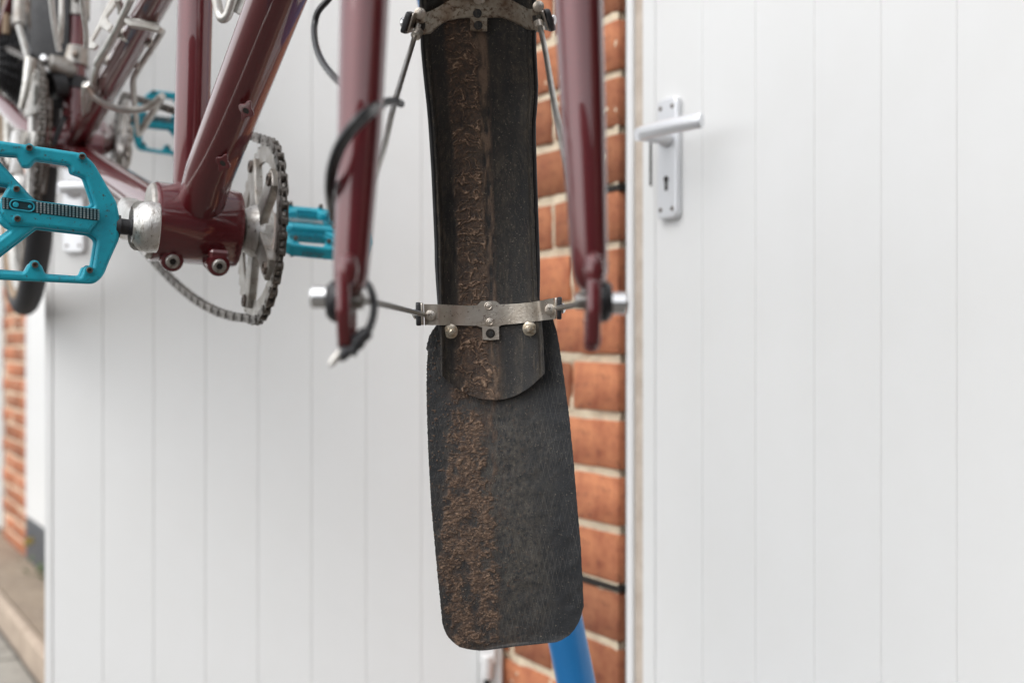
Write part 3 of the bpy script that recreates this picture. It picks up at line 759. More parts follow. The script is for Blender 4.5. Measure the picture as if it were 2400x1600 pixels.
# ---- chains
pitch = .0127
def plate_vf(z, th, r, waist):
    o = []
    for k in range(7): a = -math.pi/2+math.pi*k/6; o.append((pitch/2+r*math.cos(a), r*math.sin(a)))
    o.append((0, waist))
    for k in range(7): a = math.pi/2+math.pi*k/6; o.append((-pitch/2+r*math.cos(a), r*math.sin(a)))
    o.append((0, -waist)); n = len(o)
    V = [Vector((x, z-th/2, y)) for x, y in o]+[Vector((x, z+th/2, y)) for x, y in o]
    return V, [tuple(range(n)), tuple(range(n, 2*n))]+[(i, (i+1) % n, n+(i+1) % n, n+i) for i in range(n)]
def rollv(x, hw, r):
    return lathe_vf([(-hw, r), (hw, r)], 10, Matrix.Translation((x, 0, 0)) @ Matrix.Rotation(math.pi/2, 4, 'Z'))
link_o = meshdata('chain_link', *join(plate_vf(.0030, .0010, .0042, .0030), plate_vf(-.0030, .0010, .0042, .0030), rollv(-pitch/2, .0040, .0017), rollv(pitch/2, .0040, .0017)), M_chain)
link_i = meshdata('chain_link', *join(plate_vf(.0019, .0009, .0041, .0029), plate_vf(-.0019, .0009, .0041, .0029), rollv(-pitch/2, .0016, .0038), rollv(pitch/2, .0016, .0038)), M_chain)
def chain(name, path, lat, parent, closed=True, label=None):
    P = [Vector(p) for p in path]; 
    if closed: P.append(P[0].copy())
    acc = [0]
    for i in range(1, len(P)): acc.append(acc[-1]+(P[i]-P[i-1]).length)
    n = int(round(acc[-1]/pitch)); n -= n % 2; step = acc[-1]/n
    def q(s):
        s = min(max(s, 0), acc[-1]-1e-9); i = max(j for j in range(len(acc)) if acc[j] <= s)
        i = min(i, len(P)-2); return P[i].lerp(P[i+1], (s-acc[i])/(acc[i+1]-acc[i]))
    ch = bpy.data.objects.new(name, None); place(ch, parent, Matrix.Translation(P[0])); ch.empty_display_size = .02
    for k in range(n):
        a, b_ = q(k*step), q((k+1)*step); t = (b_-a).normalized(); y = (lat-t*lat.dot(t)).normalized(); z = t.cross(y)
        obj('chain_link', link_o if k % 2 else link_i, ch, basis((a+b_)/2, t, y, z))
    return ch
def arc(c, r, a0, a1, n=24): return [c+A*(r*math.cos(a0+(a1-a0)*k/n))+U*(r*math.sin(a0+(a1-a0)*k/n)) for k in range(n+1)]
rp = RR-.0006
path = arc(RC1, rp, math.pi/2, math.pi*1.5, 40)          # front half: rearward is angle 0
lo = []
a_, b_ = path[-1], RC2-U*rp
for k in range(1, 12):
    t = k/12; p = a_.lerp(b_, t); p.z -= .055*4*t*(1-t)*(.55+.9*(1-t))*.45; lo.append(p)
path += lo+arc(RC2, rp, -math.pi/2, math.pi/2, 30)
a_, b_ = RC2+U*rp, RC1+U*rp
path += [a_.lerp(b_, k/10) for k in range(1, 10)]
tc_ = chain('timing_chain', path, B, bike)
# drive chain: around the outer ring then back to the sprockets
dcc = C2-B*.046
pathd = arc(dcc, .103, math.pi/2, math.pi*1.5, 30)+[(dcc-U*.103).lerp(RA-B*.04-U*.09, k/8) for k in range(1, 9)]
pathd = [(RA-B*.04+U*.06).lerp(dcc+U*.103, k/8) for k in range(0, 8)]+pathd
chain('drive_chain', pathd, B, bike, closed=False)

# ---- rear wheel
wd_ = Vector((math.sin(math.radians(-27.5)), math.cos(math.radians(-27.5)), 0)); wl_ = Vector((wd_.y, -wd_.x, 0))
RT = .350; wc = RA
def wheel_ring(c, r, n=72): return [c+wd_*(r*math.cos(2*math.pi*k/n))+up_*(r*math.sin(2*math.pi*k/n)) for k in range(n)]
tyre = tube('tyre', wheel_ring(wc, RT), .0185, M_rubber, None, 16, closed=True) if False else None
rw = lathe('rear_wheel', [(-.055, .006), (-.05, .010), (-.034, .012), (-.03, .026), (-.026, .026), (-.022, .013), (.022, .013), (.026, .024), (.03, .024), (.034, .010), (.055, .006)], axis(wc, wl_), M_alu, bike, 20)
tube('tyre', wheel_ring(wc, RT), .0185, M_rubber, rw, 16, closed=True)
for sg in (-1, 1):
    tube('sidewall', [p+wl_*(sg*.0110) for p in wheel_ring(wc, RT-.0115)], .0070, M_tan, rw, 10, closed=True)
tube('rim', wheel_ring(wc, RT-.024), .0115, M_alu, rw, 12, closed=True)
sv = []
for k in range(36):
    a = 2*math.pi*k/36; sg = 1 if k % 2 else -1
    h = wc+wl_*(.027*sg)+wd_*(.025*math.cos(a+.9*(1 if k % 4 < 2 else -1)))+up_*(.025*math.sin(a+.9*(1 if k % 4 < 2 else -1)))
    tube('spoke', [h, wc+wd_*((RT-.03)*math.cos(a))+up_*((RT-.03)*math.sin(a))], .0011, M_steel, rw, 6)
for k in range(9):
    r_ = .080-.0045*k
    obj('sprocket', ring_me('sprocket', r_, 24, .014, M_black, .0026), rw, basis(wc+up_*.03+wd_*-.05-wl_*(.006+.0046*k), wd_, up_, wd_.cross(up_)))
tube('mudguard', [wc+wd_*(.385*math.cos(a))+up_*(.385*math.sin(a)) for a in [math.radians(195-k*8) for k in range(22)]], .006, M_black, bike, 12, ell=(.4, 4.2))
# ---- clamps and derailleur at the second seat tube
tdir = (at(179, 0, 1.545)-C2).normalized()
def on2(py): 
    z = CAM_H+(800-py)/F*1.535; t = (z-C2.z)/tdir.z; return C2+tdir*t
for (y0, y1_) in ((-40, 40), (115, 157)):
    a0, a1 = on2(y0), on2(y1_)
    band = tube('clamp_band', [a0, a1], .0176, M_alu_dirty, bike, 32)
    lathe('clamp_screw', [(0, .0045), (.003, .0045), (.004, .003)], axis((a0+a1)/2+Vector((.008, -.0178, 0)), (0, -1, 0)), M_pin, band, 12)
tube('cable_stop_band', [on2(186), on2(214)], .0170, M_black, bike, 24)
dm = tube('front_derailleur', [at(118, 150, 1.49), at(146, 156, 1.50), at(160, 165, 1.52)], [.012, .013, .012], M_alu_dirty, bike, 18)
lathe('derailleur_screw', [(0, .005), (.008, .005), (.010, .003)], axis(at(108, 140, 1.47), (0, -1, 0)), M_bright, dm, 14)
lathe('derailleur_screw', [(0, .0045), (.008, .0045), (.010, .003)], axis(at(109, 166, 1.47), (0, -1, 0)), M_bright, dm, 14)
tube('derailleur_block', [at(120, 200, 1.50), at(150, 196, 1.51)], .018, M_black, dm, 14)
tube('derailleur_cage', [at(69, 138, 1.46), at(62, 200, 1.45), at(50, 255, 1.45)], [.006, .005, .004], M_alu, dm, 12)
tube('derailleur_cage', [at(86, 140, 1.50), at(82, 200, 1.50), at(78, 235, 1.50)], [.005, .006, .004], M_pin, dm, 12)
tube('derailleur_link', [at(44, 62, 1.60), at(66, 140, 1.50)], .0042, M_alu, dm, 10)
tube('derailleur_link', [at(50, 50, 1.66), at(86, 136, 1.56)], .0065, M_black, dm, 10)
tube('stay_rod', [at(46, -30, 1.68), at(44, 62, 1.62)], .0085, M_alu_dirty, bike, 12)
tube('stay_rod', [at(20, -30, 1.75), at(14, 80, 1.75)], .0055, M_tan, bike, 12)
tube('stay_rod', [at(58, -30, 1.8), at(68, 40, 1.8), at(76, 130, 1.75)], .0060, M_pin, bike, 12)
tube('stay_rod', spline([at(118, -20, 1.40), at(126, 50, 1.41), at(139, 122, 1.42)], 4), .0032, M_crank, bike, 14)
tube('stay_rod', spline([at(144, -20, 1.43), at(144, 50, 1.43), at(141, 100, 1.44)], 4), .0030, M_crank, bike, 14)
# spoke protector like blade + cranks cover at the stoker's crank
cv = shape_me('crank_cover', [(-.013, -.035), (.004, -.03), (.010, .0), (.008, .022), (.002, .028), (-.006, .012), (-.012, -.01)], [], .006, .002, M_crank, 3)
obj('crank_cover', cv, bike, basis(at(82, 212, 1.47), Vector((1, .1, 0)).normalized(), up_, Vector((1, .1, 0)).normalized().cross(up_)))
# cables under the boom and beside the tube
tube('gear_cable', [at(398, -5, 1.13), at(244, 232, 1.34), at(215, 285, 1.42)], .0011, M_bright, bike, 8)
tube('gear_cable', [at(384, -5, 1.13), at(232, 232, 1.34), at(205, 282, 1.42)], .0011, M_steel, bike, 8)
tube('gear_cable', [at(371, -5, 1.13), at(219, 232, 1.34), at(150, 330, 1.53)], .0013, M_pin, bike, 8)
tube('cable_housing', spline([at(225, 222, 1.44), at(228, 262, 1.45), at(218, 290, 1.46), at(208, 320, 1.47)], 5), .0036, M_black, bike, 12)
tube('cable_housing', spline([at(155, 268, 1.48), at(140, 300, 1.47), at(125, 340, 1.46)], 5), .0036, M_black, bike, 12)
tube('cable_stop', [at(211, 300, 1.455), at(209, 338, 1.46)], .0045, M_paint, bike, 12)
tube('cable_stop', [at(164, 258, 1.475), at(154, 272, 1.475)], .0045, M_paint, bike, 12)

# ---- bottle cages
def zc(x, y, Y):
    Yt = 1.11+.337*y/1200
    return at(x/3.92, y/3.92, Yt+(Y-1.42)*.55 if Y < 1.45 else Y)
def cage_wire(name, pts, r, Y, parent=None, m=M_steel, n=6):
    return tube(name, spline([zc(p[0], p[1], p[2] if len(p) > 2 else Y) for p in pts], n), r*1.22, m, parent or bike, 12)
M_cage = mat('cage_alloy', (.60, .59, .56), .38, .8, var=(.42, .39, .35), vscale=60, bump=.15, bscale=500)
cg = cage_wire('bottle_cage', [(1180, 185), (1105, 225), (1050, 330), (900, 600), (868, 720), (862, 850), (820, 1000), (800, 1180, 1.40), (822, 1215, 1.41)], .0030, 1.36, m=M_cage)
cage_wire('cage_rail', [(1490, 290), (1400, 440), (1262, 650), (1225, 745), (1232, 900), (1255, 1120), (1272, 1228)], .0028, 1.37, cg, M_cage)
cage_wire('cage_hoop', [(785, 775, 1.33), (850, 872, 1.31), (960, 950, 1.29), (1080, 1000, 1.28), (1220, 1012, 1.28), (1370, 980, 1.29), (1490, 885, 1.31)], .0034, 1.3, cg, M_cage, 8)
cage_wire('cage_leg', [(785, 775, 1.33), (778, 900, 1.35), (792, 1180, 1.40)], .0030, 1.36, cg, M_cage)
cage_wire('cage_leg', [(1490, 885, 1.31), (1400, 1040, 1.34), (1278, 1232, 1.38)], .0034, 1.36, cg, M_cage)
def cage_plate(name, poly_, Y, th, parent, holes=()):
    c = zc(poly_[0][0], poly_[0][1], Y); k = c.y/F/3.92
    def cv_(P): return [((x-poly_[0][0])*k, -(y-poly_[0][1])*k) for x, y in P]
    me = shape_me(name, cv_(poly_), [cv_(h) for h in holes], th, .0006, M_cage, 1)
    return obj(name, me, parent, basis(c, (1, 0, 0), (0, 0, 1), (0, -1, 0)))
cage_plate('cage_top_plate', [(1172, 178), (1290, 192), (1450, 222), (1502, 272), (1470, 305), (1330, 268), (1190, 250), (1160, 215)], 1.345, .012, cg)
cage_plate('cage_bracket', [(1110, 280), (1180, 262), (1190, 330), (1250, 368), (1330, 300), (1392, 345), (1400, 400), (1360, 440), (1310, 392), (1230, 400), (1140, 385), (1085, 350)], 1.38, .004, cg)
cage_plate('cage_bracket', [(1010, 500), (1090, 505), (1190, 520), (1280, 580), (1262, 640), (1180, 600), (1085, 585), (960, 600), (950, 560)], 1.40, .004, cg)
lathe('cage_bolt', [(0, .006), (.004, .006), (.005, .004)], axis(zc(1215, 335, 1.365), (0, -1, 0)), M_dark, cg, 14)
lathe('cage_bolt', [(0, .006), (.004, .006), (.005, .004)], axis(zc(1100, 560, 1.39), (0, -1, 0)), M_pin, cg, 14)
cg2 = cage_wire('bottle_cage', [(752, -30), (770, 130), (790, 300), (790, 435)], .0020, 1.30, m=M_cage)
cage_plate('cage_bracket', [(790, 450), (905, 238), (965, 100), (1040, -20), (1105, -20), (1060, 60), (985, 160), (1000, 200), (1045, 240), (1000, 300), (930, 255), (860, 380), (905, 425), (870, 460)], 1.42, .006, cg2)
cage_wire('cage_rail', [(1075, -20), (1105, 60), (1110, 120)], .0030, 1.42, cg2, M_cage)
cage_wire('cage_rail', [(1210, -20), (1110, 190), (1000, 400), (880, 590)], .0028, 1.36, cg2, M_cage)
# third cage: bent rod hanging behind the down tube at the top edge
cg3 = tube('bottle_cage', spline([at(501, -25, .95), at(509, 8, .95), at(514, 32, .95), at(522, 44, .948), at(533, 36, .946), at(543, 5, .944), at(556, -40, .942)], 6), .0040, M_cage, bike, 18)
k3 = .95/F
me3 = shape_me('cage_plate', [(0, 0), (25*k3, -13*k3), (60*k3, 90*k3), (30*k3, 90*k3)], [], .004, .0008, M_cage, 1)
obj('cage_plate', me3, cg3, basis(at(545, 27, .95), Vector((1, .0, 0)), (0, 0, 1), Vector((0, -1, 0))))

# ---- fork
FK = bike
def blade(pts, tag):
    P = [at(px, py, Y) for px, py, Y, w in pts]; R_ = [w/2/F*Y for px, py, Y, w in pts]
    n = len(P)
    return tube('fork_blade', P, R_, M_paint, FK, 56)
YB = .475
lb = blade([(860, -900, .500, 150), (856, -300, .490, 122), (854.5, 0, .482, 115), (843, 306, .478, 104), (824, 612, .475, 86), (822, 650, .475, 82), (820, 672, .475, 70), (818, 688, .475, 46), (817, 695, .475, 16)], 0)
rb = blade([(1341, -900, .500, 150), (1351, -300, .490, 122), (1355.5, 0, .482, 114), (1368, 306, .478, 104), (1381, 612, .475, 86), (1383, 640, .475, 82), (1384, 662, .475, 70), (1385, 678, .475, 46), (1386, 686, .475, 16)], 1)
tube('fork_crown', [lb.matrix_world.translation if False else at(860, -900, .500)+Vector((-.01, 0, 0)), H0-Vector((0, 0, .004)), at(1341, -900, .500)+Vector((.01, 0, 0))], .017, M_paint, FK, 24)
for bl, cx, side, tip in ((lb, 812, -1, (806, 824)), (rb, 1389, 1, (1396, 828))):
    # dropout plate seen edge on: profile in the (depth, height) plane
    cz = at(cx, 700, YB)
    prof = roundpoly([(-.012, .014), (.012, .014), (.013, .002), (.0135, -.010), (.009, -.021, .004), (.0055, -.0225, .002), (.0052, -.006), (.004, .001), (-.0035, .001), (-.0052, -.006), (-.006, -.0215, .002), (-.010, -.019, .003), (-.0135, -.006)], .0022, 4)
    me = shape_me('dropout', prof, [], .0058, .0022, M_paint, 3)
    obj('dropout', me, bl, basis(cz, (0, 1, 0), (side*.03, 0, 1), (1, 0, 0)))
    lv, lf = lathe_vf([(-.0045, .0), (-.0030, .0034), (0, .0045), (.0030, .0034), (.0045, .0)], 16, axis(at(cx+4, 632, YB-.009), (0, 0, 1), (0, 1, 0)) @ Matrix.Diagonal((1.7, 1, 1, 1)))
    obj('dropout_tang', meshdata('dropout_tang', lv, lf, M_paint), bl)
    # axle end hardware
    x0 = at(cx+side*9, 706, YB+.004)
    lathe('axle_spacer', [(0, .0075), (.001, .0088), (.0040, .0088), (.0050, .0080), (.0062, .0068)], axis(x0, (side, 0, 0)), M_black, bl, 28)
    lathe('axle_bolt', [(.0055, .0030), (.0062, .0046), (.0118, .0046), (.0124, .0040), (.0124, .0025), (.011, .0022)], axis(x0+Vector((0, -.003, .0015 if side < 0 else -.001)), (side, 0, 0)), M_bright, bl, 28)
    tube('eyelet_arm', [at(cx+side*10, 660, YB+.002), at(cx+side*17, 690, YB+.003), at(cx+side*16, 735, YB+.004)], [.0028, .0045, .0060], M_black, bl, 16)
    lathe('stay_nut', [(0, .0036), (.004, .0036), (.005, .0028)], axis(at(cx-side*14, 705, YB+.002), (-side, 0, 0)), M_steel, bl, 12)
# ---- mudguard, built in polar form round the missing wheel's axle
RG = .335
ROWS = [(-1500, 985, 1250), (-300, 990, 1247), (0, 992, 1247), (112, 995, 1247), (190, 1002, 1251), (214, 1005, 1252.5), (250, 1009, 1250), (296, 1013, 1246), (408, 1020, 1249), (571, 1027, 1255), (704, 1029, 1260), (786, 1030, 1273), (867, 1031, 1276.5), (940, 1031, 1277)]
ya = np.array([r[0] for r in ROWS], float); la = np.array([r[1] for r in ROWS], float); ra = np.array([r[2] for r in ROWS], float)
DEP = .0135
def depth_u(u): return DEP*(np.abs(u)**3.2)
def guard_pt(u, th, off=0.):
    """u across -1..1, th elevation angle round the axle (0 = straight behind, + up); returns arrays"""
    R_ = RG-depth_u(u)-off
    Y = AXC.y+R_*np.cos(th); Z = AXC.z+R_*np.sin(th)
    Ye = AXC.y+(RG-DEP)*np.cos(th); Ze = AXC.z+(RG-DEP)*np.sin(th)
    py = np.where(Ye > .05, 800-(Ze-CAM_H)/np.maximum(Ye, .05)*F, -1500)
    l = np.interp(py, ya, la); r = np.interp(py, ya, ra)
    Yx = np.maximum(Ye, .55)
    Xl = (l-1200)/F*Yx; Xr = (r-1200)/F*Yx
    return np.stack([(Xl+Xr)/2+(Xr-Xl)/2*u, Y, Z], -1), py
def solve_guard(px, py, off=0.):
    """(u, th) whose image is (px, py)"""
    u, th = 0., (CAM_H+(800-py)/F*.79-AXC.z)/RG
    for _ in range(30):
        p, _q = guard_pt(np.array(u), np.array(th), off)
        X, Y, Z = p; ipx = 1200+F*X/Y; ipy = 800-F*(Z-CAM_H)/Y
        th += (ipy-py)*Y/F/RG*.8; u += (px-ipx)*Y/F/.034*.8
        u = max(min(u, 1.6), -1.6)
    return u, th
# visible part dense, upper part (over the missing wheel) coarse
_, th_tip = solve_guard(1150, 937); _, th_top = solve_guard(1120, -60)
th_fine = np.linspace(th_tip, th_top, 760); th_c = np.linspace(th_top, math.radians(125), 60)[1:]
us = np.linspace(-1, 1, 200)
TH, US = np.meshgrid(np.concatenate([th_fine, th_c]), us, indexing='ij')
# rounded lower tip: shift rows near the tip up according to u
corner_l = solve_guard(1031, 878)[1]; corner_r = solve_guard(1276, 872)[1]
tipth = lambda u: th_tip+(np.where(u < 0, corner_l, corner_r)-th_tip)*(np.abs(u-.02)**2.1)
rowf = np.linspace(0, 1, len(th_fine))
T = TH.copy()
for j, u in enumerate(us):
    t0 = tipth(np.array(u)); T[:len(th_fine), j] = t0+(th_top-t0)*rowf
P, PY = guard_pt(US, T)
mmx = US*36; mmy = T*RG*1000        # millimetres across / along
# mud
wx = mmx+fbm(mmx/7, mmy/7, 3, 3)*3.2; wy = mmy+fbm(mmx/8, mmy/8, 3, 9)*4.5
wy2 = wy+((mmx+13)/9)**2*1.6
ridge = np.clip(1-np.abs(fbm(wx/9, wy2/3.6, 3, 21))*4.2, 0, 1)**2.2*.85+.35*np.clip(1-np.abs(fbm(wx/2.6, wy2/1.3, 3, 24))*3.4, 0, 1)**2.5
fine = fbm(mmx/1.2, mmy/1.2, 3, 31)
band = sstep(US, -.70, -.54)*(1-sstep(US, -.12, .04))
edge = fbm(mmx/5, mmy/9, 3, 44)
low = sstep(-T, -.06, .06)
mudm = np.clip(band*(1.0+edge*.7)+.14*edge, 0, 1)
mudm = np.maximum(mudm, low*sstep(US, -.8, -.6)*(1-sstep(US, -.2, .3))*(.75+edge))
tan2 = sstep(US, -.16, -.04)*(1-sstep(US, .10, .22))*np.clip(.50+fbm(mmx/2.5, mmy/11, 5, 52)*1.3, 0, 1)
mud = np.clip(np.maximum(mudm*(.42+.85*ridge+.45*fine), tan2*.6), 0, 1)
crest = np.clip(mudm*np.clip(ridge-.35, 0, 1)*1.9*(.7+fine)+tan2*.40, 0, 1)
dust = np.clip(.28+.8*fbm(mmx/6, mmy/25, 4, 60)+.35*sstep(np.abs(US), .75, .97)-.2*sstep(T, .25, .6), 0, 1)
hgt = mudm*(.00035+ridge*.00110+fine*.00022)+tan2*.0003+fbm(mmx/2.5, mmy/2.5, 3, 70)*.00008
radial = np.stack([np.zeros_like(T), -np.cos(T), -np.sin(T)], -1)
# rolled side beads
bead = (sstep(np.abs(US), .90, .93)-sstep(np.abs(US), .955, .985))*.0011
bead2 = (sstep(np.abs(US), .985, .995))*.0006
P = P+radial*(hgt+bead-bead2)[..., None]
gme = grid_me('mudguard', P, M_guard, thick=-radial*.0016, attrs={'mud': mud*(1-sstep(np.abs(US), .86, .93)*.8), 'crest': crest, 'dust': dust})
guard = obj('mudguard', gme, bike)
# second wall of the side roll, standing off the edge like a flange
for sg in (-1, 1):
    pts = []
    for th in np.linspace(max(corner_l, corner_r)+.01, math.radians(120), 60):
        p, _q = guard_pt(np.array(float(sg)), np.array(th), -.0035); pts.append(Vector(p)+Vector((sg*(.0012-.0030*max(0, 1-len(pts)/6)), 0, 0)))
    tube('edge_roll', pts, [.0003, .0007, .0010, .0013, .0015]+[.0017]*55, M_black, guard, 10)

def strip_on_guard(name, top, bot, n, m, off, th, mt, parent, thick=.0013):
    """plate between two image-space edge curves, laid on the guard's inner face"""
    tx = np.array(top, float); bx = np.array(bot, float)
    s = np.linspace(0, 1, n); G = np.zeros((m, n, 3))
    def samp(C, s_):
        d = np.concatenate([[0], np.cumsum(np.hypot(*np.diff(C, axis=0).T))]); d /= d[-1]
        return np.interp(s_, d, C[:, 0]), np.interp(s_, d, C[:, 1])
    X0, Y0 = samp(tx, s); X1, Y1 = samp(bx, s)
    for i in range(m):
        t = i/(m-1)
        for j in range(n):
            x = X0[j]*(1-t)+X1[j]*t; y = Y0[j]*(1-t)+Y1[j]*t
            u, th_ = solve_guard(x, y, off)
            uu = u
            p, _q = guard_pt(np.array(min(max(u, -1.), 1.)), np.array(th_), off)
            if abs(u) > 1: p[0] += (u-np.sign(u))*.0355
            G[i, j] = p
    rad = np.zeros_like(G); rad[..., 1] = 1.; 
    me = grid_me(name, G, mt, thick=rad*thick)
    return obj(name, me, parent)
M_br = mat('dirty_stainless_bridge', (.64, .60, .54), .30, .85, var=(.40, .33, .26), vscale=45, bump=.25, bscale=600, var2=(.10, .06, .04), v2scale=420, v2lo=.60, v2hi=.72, rvar=.12, detail=6)
# lower bridge
q7 = lambda P_: [(960+x/4.127, 600+y/4.127) for x, y in P_]
M_br2 = mat('mud_stained_bridge', (.50, .46, .39), .36, .7, var=(.16, .10, .065), vscale=55, bump=.5, bscale=500, var2=(.10, .06, .04), v2scale=300, v2lo=.50, v2hi=.68, rvar=.12, detail=8)
b1 = strip_on_guard('stay_bridge', q7([(125, 462), (275, 466), (420, 474), (560, 480), (655, 476), (690, 434), (835, 434), (872, 466), (960, 465), (1060, 459), (1220, 440), (1402, 404)]),
                    q7([(130, 660), (275, 668), (420, 668), (560, 672), (655, 674), (690, 690), (850, 690), (890, 666), (960, 660), (1060, 650), (1220, 632), (1410, 604)]), 60, 8, .0028, 0, M_br, guard)
strip_on_guard('bridge_tab', q7([(702, 680), (780, 684), (864, 682)]), q7([(706, 808), (784, 812), (866, 806)]), 12, 6, .0029, 0, M_br, b1)
def g3(px, py, off):
    u, th = solve_guard(px, py, off); p, _q = guard_pt(np.array(min(max(u, -1), 1)), np.array(th), off); 
    if abs(u) > 1: p[0] += (u-np.sign(u))*.0355
    return Vector(p)
front = Vector((0, -1, 0))
for (x, y, r) in ((762, 484, .0029), (775, 637, .0027)):
    c = g3(*q7([(x, y)])[0], .0030)
    lathe('rivet', [(0, r*1.0), (.0007, r), (.0009, r*.8), (.0005, r*.62), (.0008, r*.3)], axis(c, front), M_br, b1, 18)
c = g3(*q7([(782, 748)])[0], .0032)
lathe('bridge_hole', [(0, .0033), (.0002, .0032)], axis(c, front), M_dark, b1, 20)
lathe('screw', [(.0001, .0018), (.0005, .0016)], axis(c+Vector((.0004, 0, -.0002)), front), M_guard, b1, 14)
# folded end tabs with rubber caps
def end_tab(px, py0, py1, side, parent, capw=.0030, tilt=0., big=False):
    a = g3(px, py0, .0030); b_ = g3(px, py1, .0030); c = (a+b_)/2; h = (a-b_).length
    z = (a-b_).normalized(); x = Vector((side, 0, 0)); x = (x-z*x.dot(z)).normalized(); y = z.cross(x)
    M_ = basis(c, x, y, z)
    pr = roundpoly([(-.0045, -h/2), (.0045, -h/2), (.0045, h/2), (-.0045, h/2)], .0014, 3)
    t1 = shape_me('end_tab', pr, [], .0013, .0003, M_br, 1)
    obj('end_tab', t1, parent, basis(c+Vector((side*.0006, -.0035, 0)), Vector((0, 1, 0)), z, Vector((0, 1, 0)).cross(z)))
    t2 = shape_me('rubber_cap', roundpoly([(-.0058, -h/2-.0004), (.0058, -h/2-.0004), (.0058, h/2+.0004), (-.0058, h/2+.0004)], .0028, 4), [], capw, .0006, M_black, 2)
    obj('rubber_cap', t2, parent, basis(c+Vector((side*(.0016+capw/2), -.0035, 0)), Vector((0, 1, 0)), z, Vector((0, 1, 0)).cross(z)))
    lathe('cap_screw', [(0, .0034), (.0010, .0036), (.0022, .0026), (.0028, .0010)], axis(c+Vector((side*(.0018+capw), -.0035, 0)), (side, 0, 0)), M_bright, parent, 16)
    return c
end_tab(960+118/4.127, 710, 760, -1, b1)
end_tab(960+1408/4.127, 698, 746, 1, b1)
def stay(pts, r, clampc=None):
    s_ = tube('mudguard_stay', spline(pts, 8), r, M_steel, bike, 14)
    return s_
sl = g3(1003, 738, .0065); sr = g3(1293, 724, .0065)
s1 = stay([at(835, 702, .477), at(900, 714, .58), sl+Vector((-.004, -.006, .0006)), sl+Vector((.0010, 0, 0))], .00165)
lathe('stay_socket', [(0, .0036), (.0035, .0036), (.0038, .0028)], axis(sl+Vector((.0008, .0035, 0)), (0, -1, 0)), M_br, s1, 16)
s2 = stay([at(1380, 706, .477), at(1340, 716, .58), sr+Vector((.004, -.006, .0006)), sr+Vector((-.0010, 0, 0))], .00165)
lathe('stay_socket', [(0, .0036), (.0035, .0036), (.0038, .0028)], axis(sr+Vector((-.0008, .0035, 0)), (0, -1, 0)), M_br, s2, 16)
# hex nuts that hold the flap
for (x, y, dx) in ((1064-4, 774, 1), (1238, 768, -1)):
    c = g3(x-4*dx, y+2, .0012); d = Vector((.22*dx, -1, -.08)).normalized()
    w_ = lathe('washer', [(0, .0050), (.0009, .0051), (.0011, .0048)], axis(c, d), M_nut, guard, 24)
    lathe('lock_nut', [(.0009, .0034), (.0012, .0037), (.0036, .0037), (.0042, .0030), (.0052, .0029), (.0054, .0024)], axis(c, d), M_nut, w_, 6)
    lathe('bolt_end', [(.0050, .0019), (.0068, .0018), (.0073, .0012)], axis(c, d), M_nut, w_, 14)
# upper bridge
q8 = lambda P_: [(900+x/4.704, y/4.704) for x, y in P_]
b2 = strip_on_guard('stay_bridge', q8([(335, 180), (420, 150), (505, 128), (600, 80), (700, 20), (820, -30), (980, -52), (1150, -60), (1290, -30), (1420, 10), (1530, 68), (1585, 100), (1660, 108), (1738, 122)]),
                    q8([(355, 392), (430, 382), (512, 368), (560, 325), (640, 258), (720, 225), (810, 203), (930, 196), (1100, 196), (1300, 196), (1430, 240), (1500, 282), (1575, 322), (1700, 345)]), 64, 8, .0030, 0, M_br2, guard)
strip_on_guard('bridge_tab', q8([(950, 190), (1040, 192), (1138, 195)]), q8([(952, 338), (1040, 345), (1136, 346)]), 12, 6, .0031, 0, M_br2, b2)
for (x, y) in ((1030, 150), (1038, 282)):
    c = g3(*q8([(x, y)])[0], .0036)
    lathe('bridge_hole', [(0, .0029), (.0002, .0028)], axis(c, Vector((0, -.9, -.35))), M_guard, b2, 18)
lathe('rivet', [(0, .004), (.0008, .0036)], axis(g3(*q8([(1050, -10)])[0], .0034), Vector((0, -.9, -.35))), M_br, b2, 16)
end_tab(900+322/4.704, 46, 92, -1, b2, .0040)
end_tab(900+1752/4.704, 42, 88, 1, b2, .0040)
def lobe(px, py, off): 
    c = g3(px, py, off); lathe('eye_bolt', [(-.0025, .0028), (-.002, .0036), (.002, .0036), (.0025, .0028)], axis(c, (0, -.95, -.2)), M_br, b2, 16)
lobe(984, 36, .002); lobe(1262, 24, .002)
ul = g3(981, 62, .006); ur = g3(1262, 46, .006)
s3 = stay([at(826, 700, .485), at(872, 440, .545), at(900, 345, .575), at(925, 240, .62), at(964, 112, .715), ul+Vector((-.0015, -.001, -.005)), ul], .00170)
lathe('stay_collar', [(-.003, .0024), (-.0025, .0033), (.0025, .0033), (.003, .0024)], axis(ul+Vector((-.001, -.0015, -.0065)), (-.35, -.5, -.8)), M_br, s3, 16)
lathe('stay_socket', [(0, .0040), (.0012, .0040)], axis(ul+Vector((0, .004, 0)), (0, -1, 0)), M_dark, s3, 16)
s4 = stay([at(1372, 700, .485), at(1345, 520, .52), at(1326, 380, .56), at(1300, 250, .60), at(1278, 120, .68), ur+Vector((.0008, -.001, -.006)), ur], .00170)
lathe('stay_collar', [(-.003, .0024), (-.0025, .0033), (.0025, .0033), (.003, .0024)], axis(ur+Vector((.0004, -.0015, -.0065)), (.15, -.5, -.85)), M_br, s4, 16)
lathe('stay_socket', [(0, .0038), (.0012, .0038)], axis(ur+Vector((0, .004, 0)), (0, -1, 0)), M_dark, s4, 16)

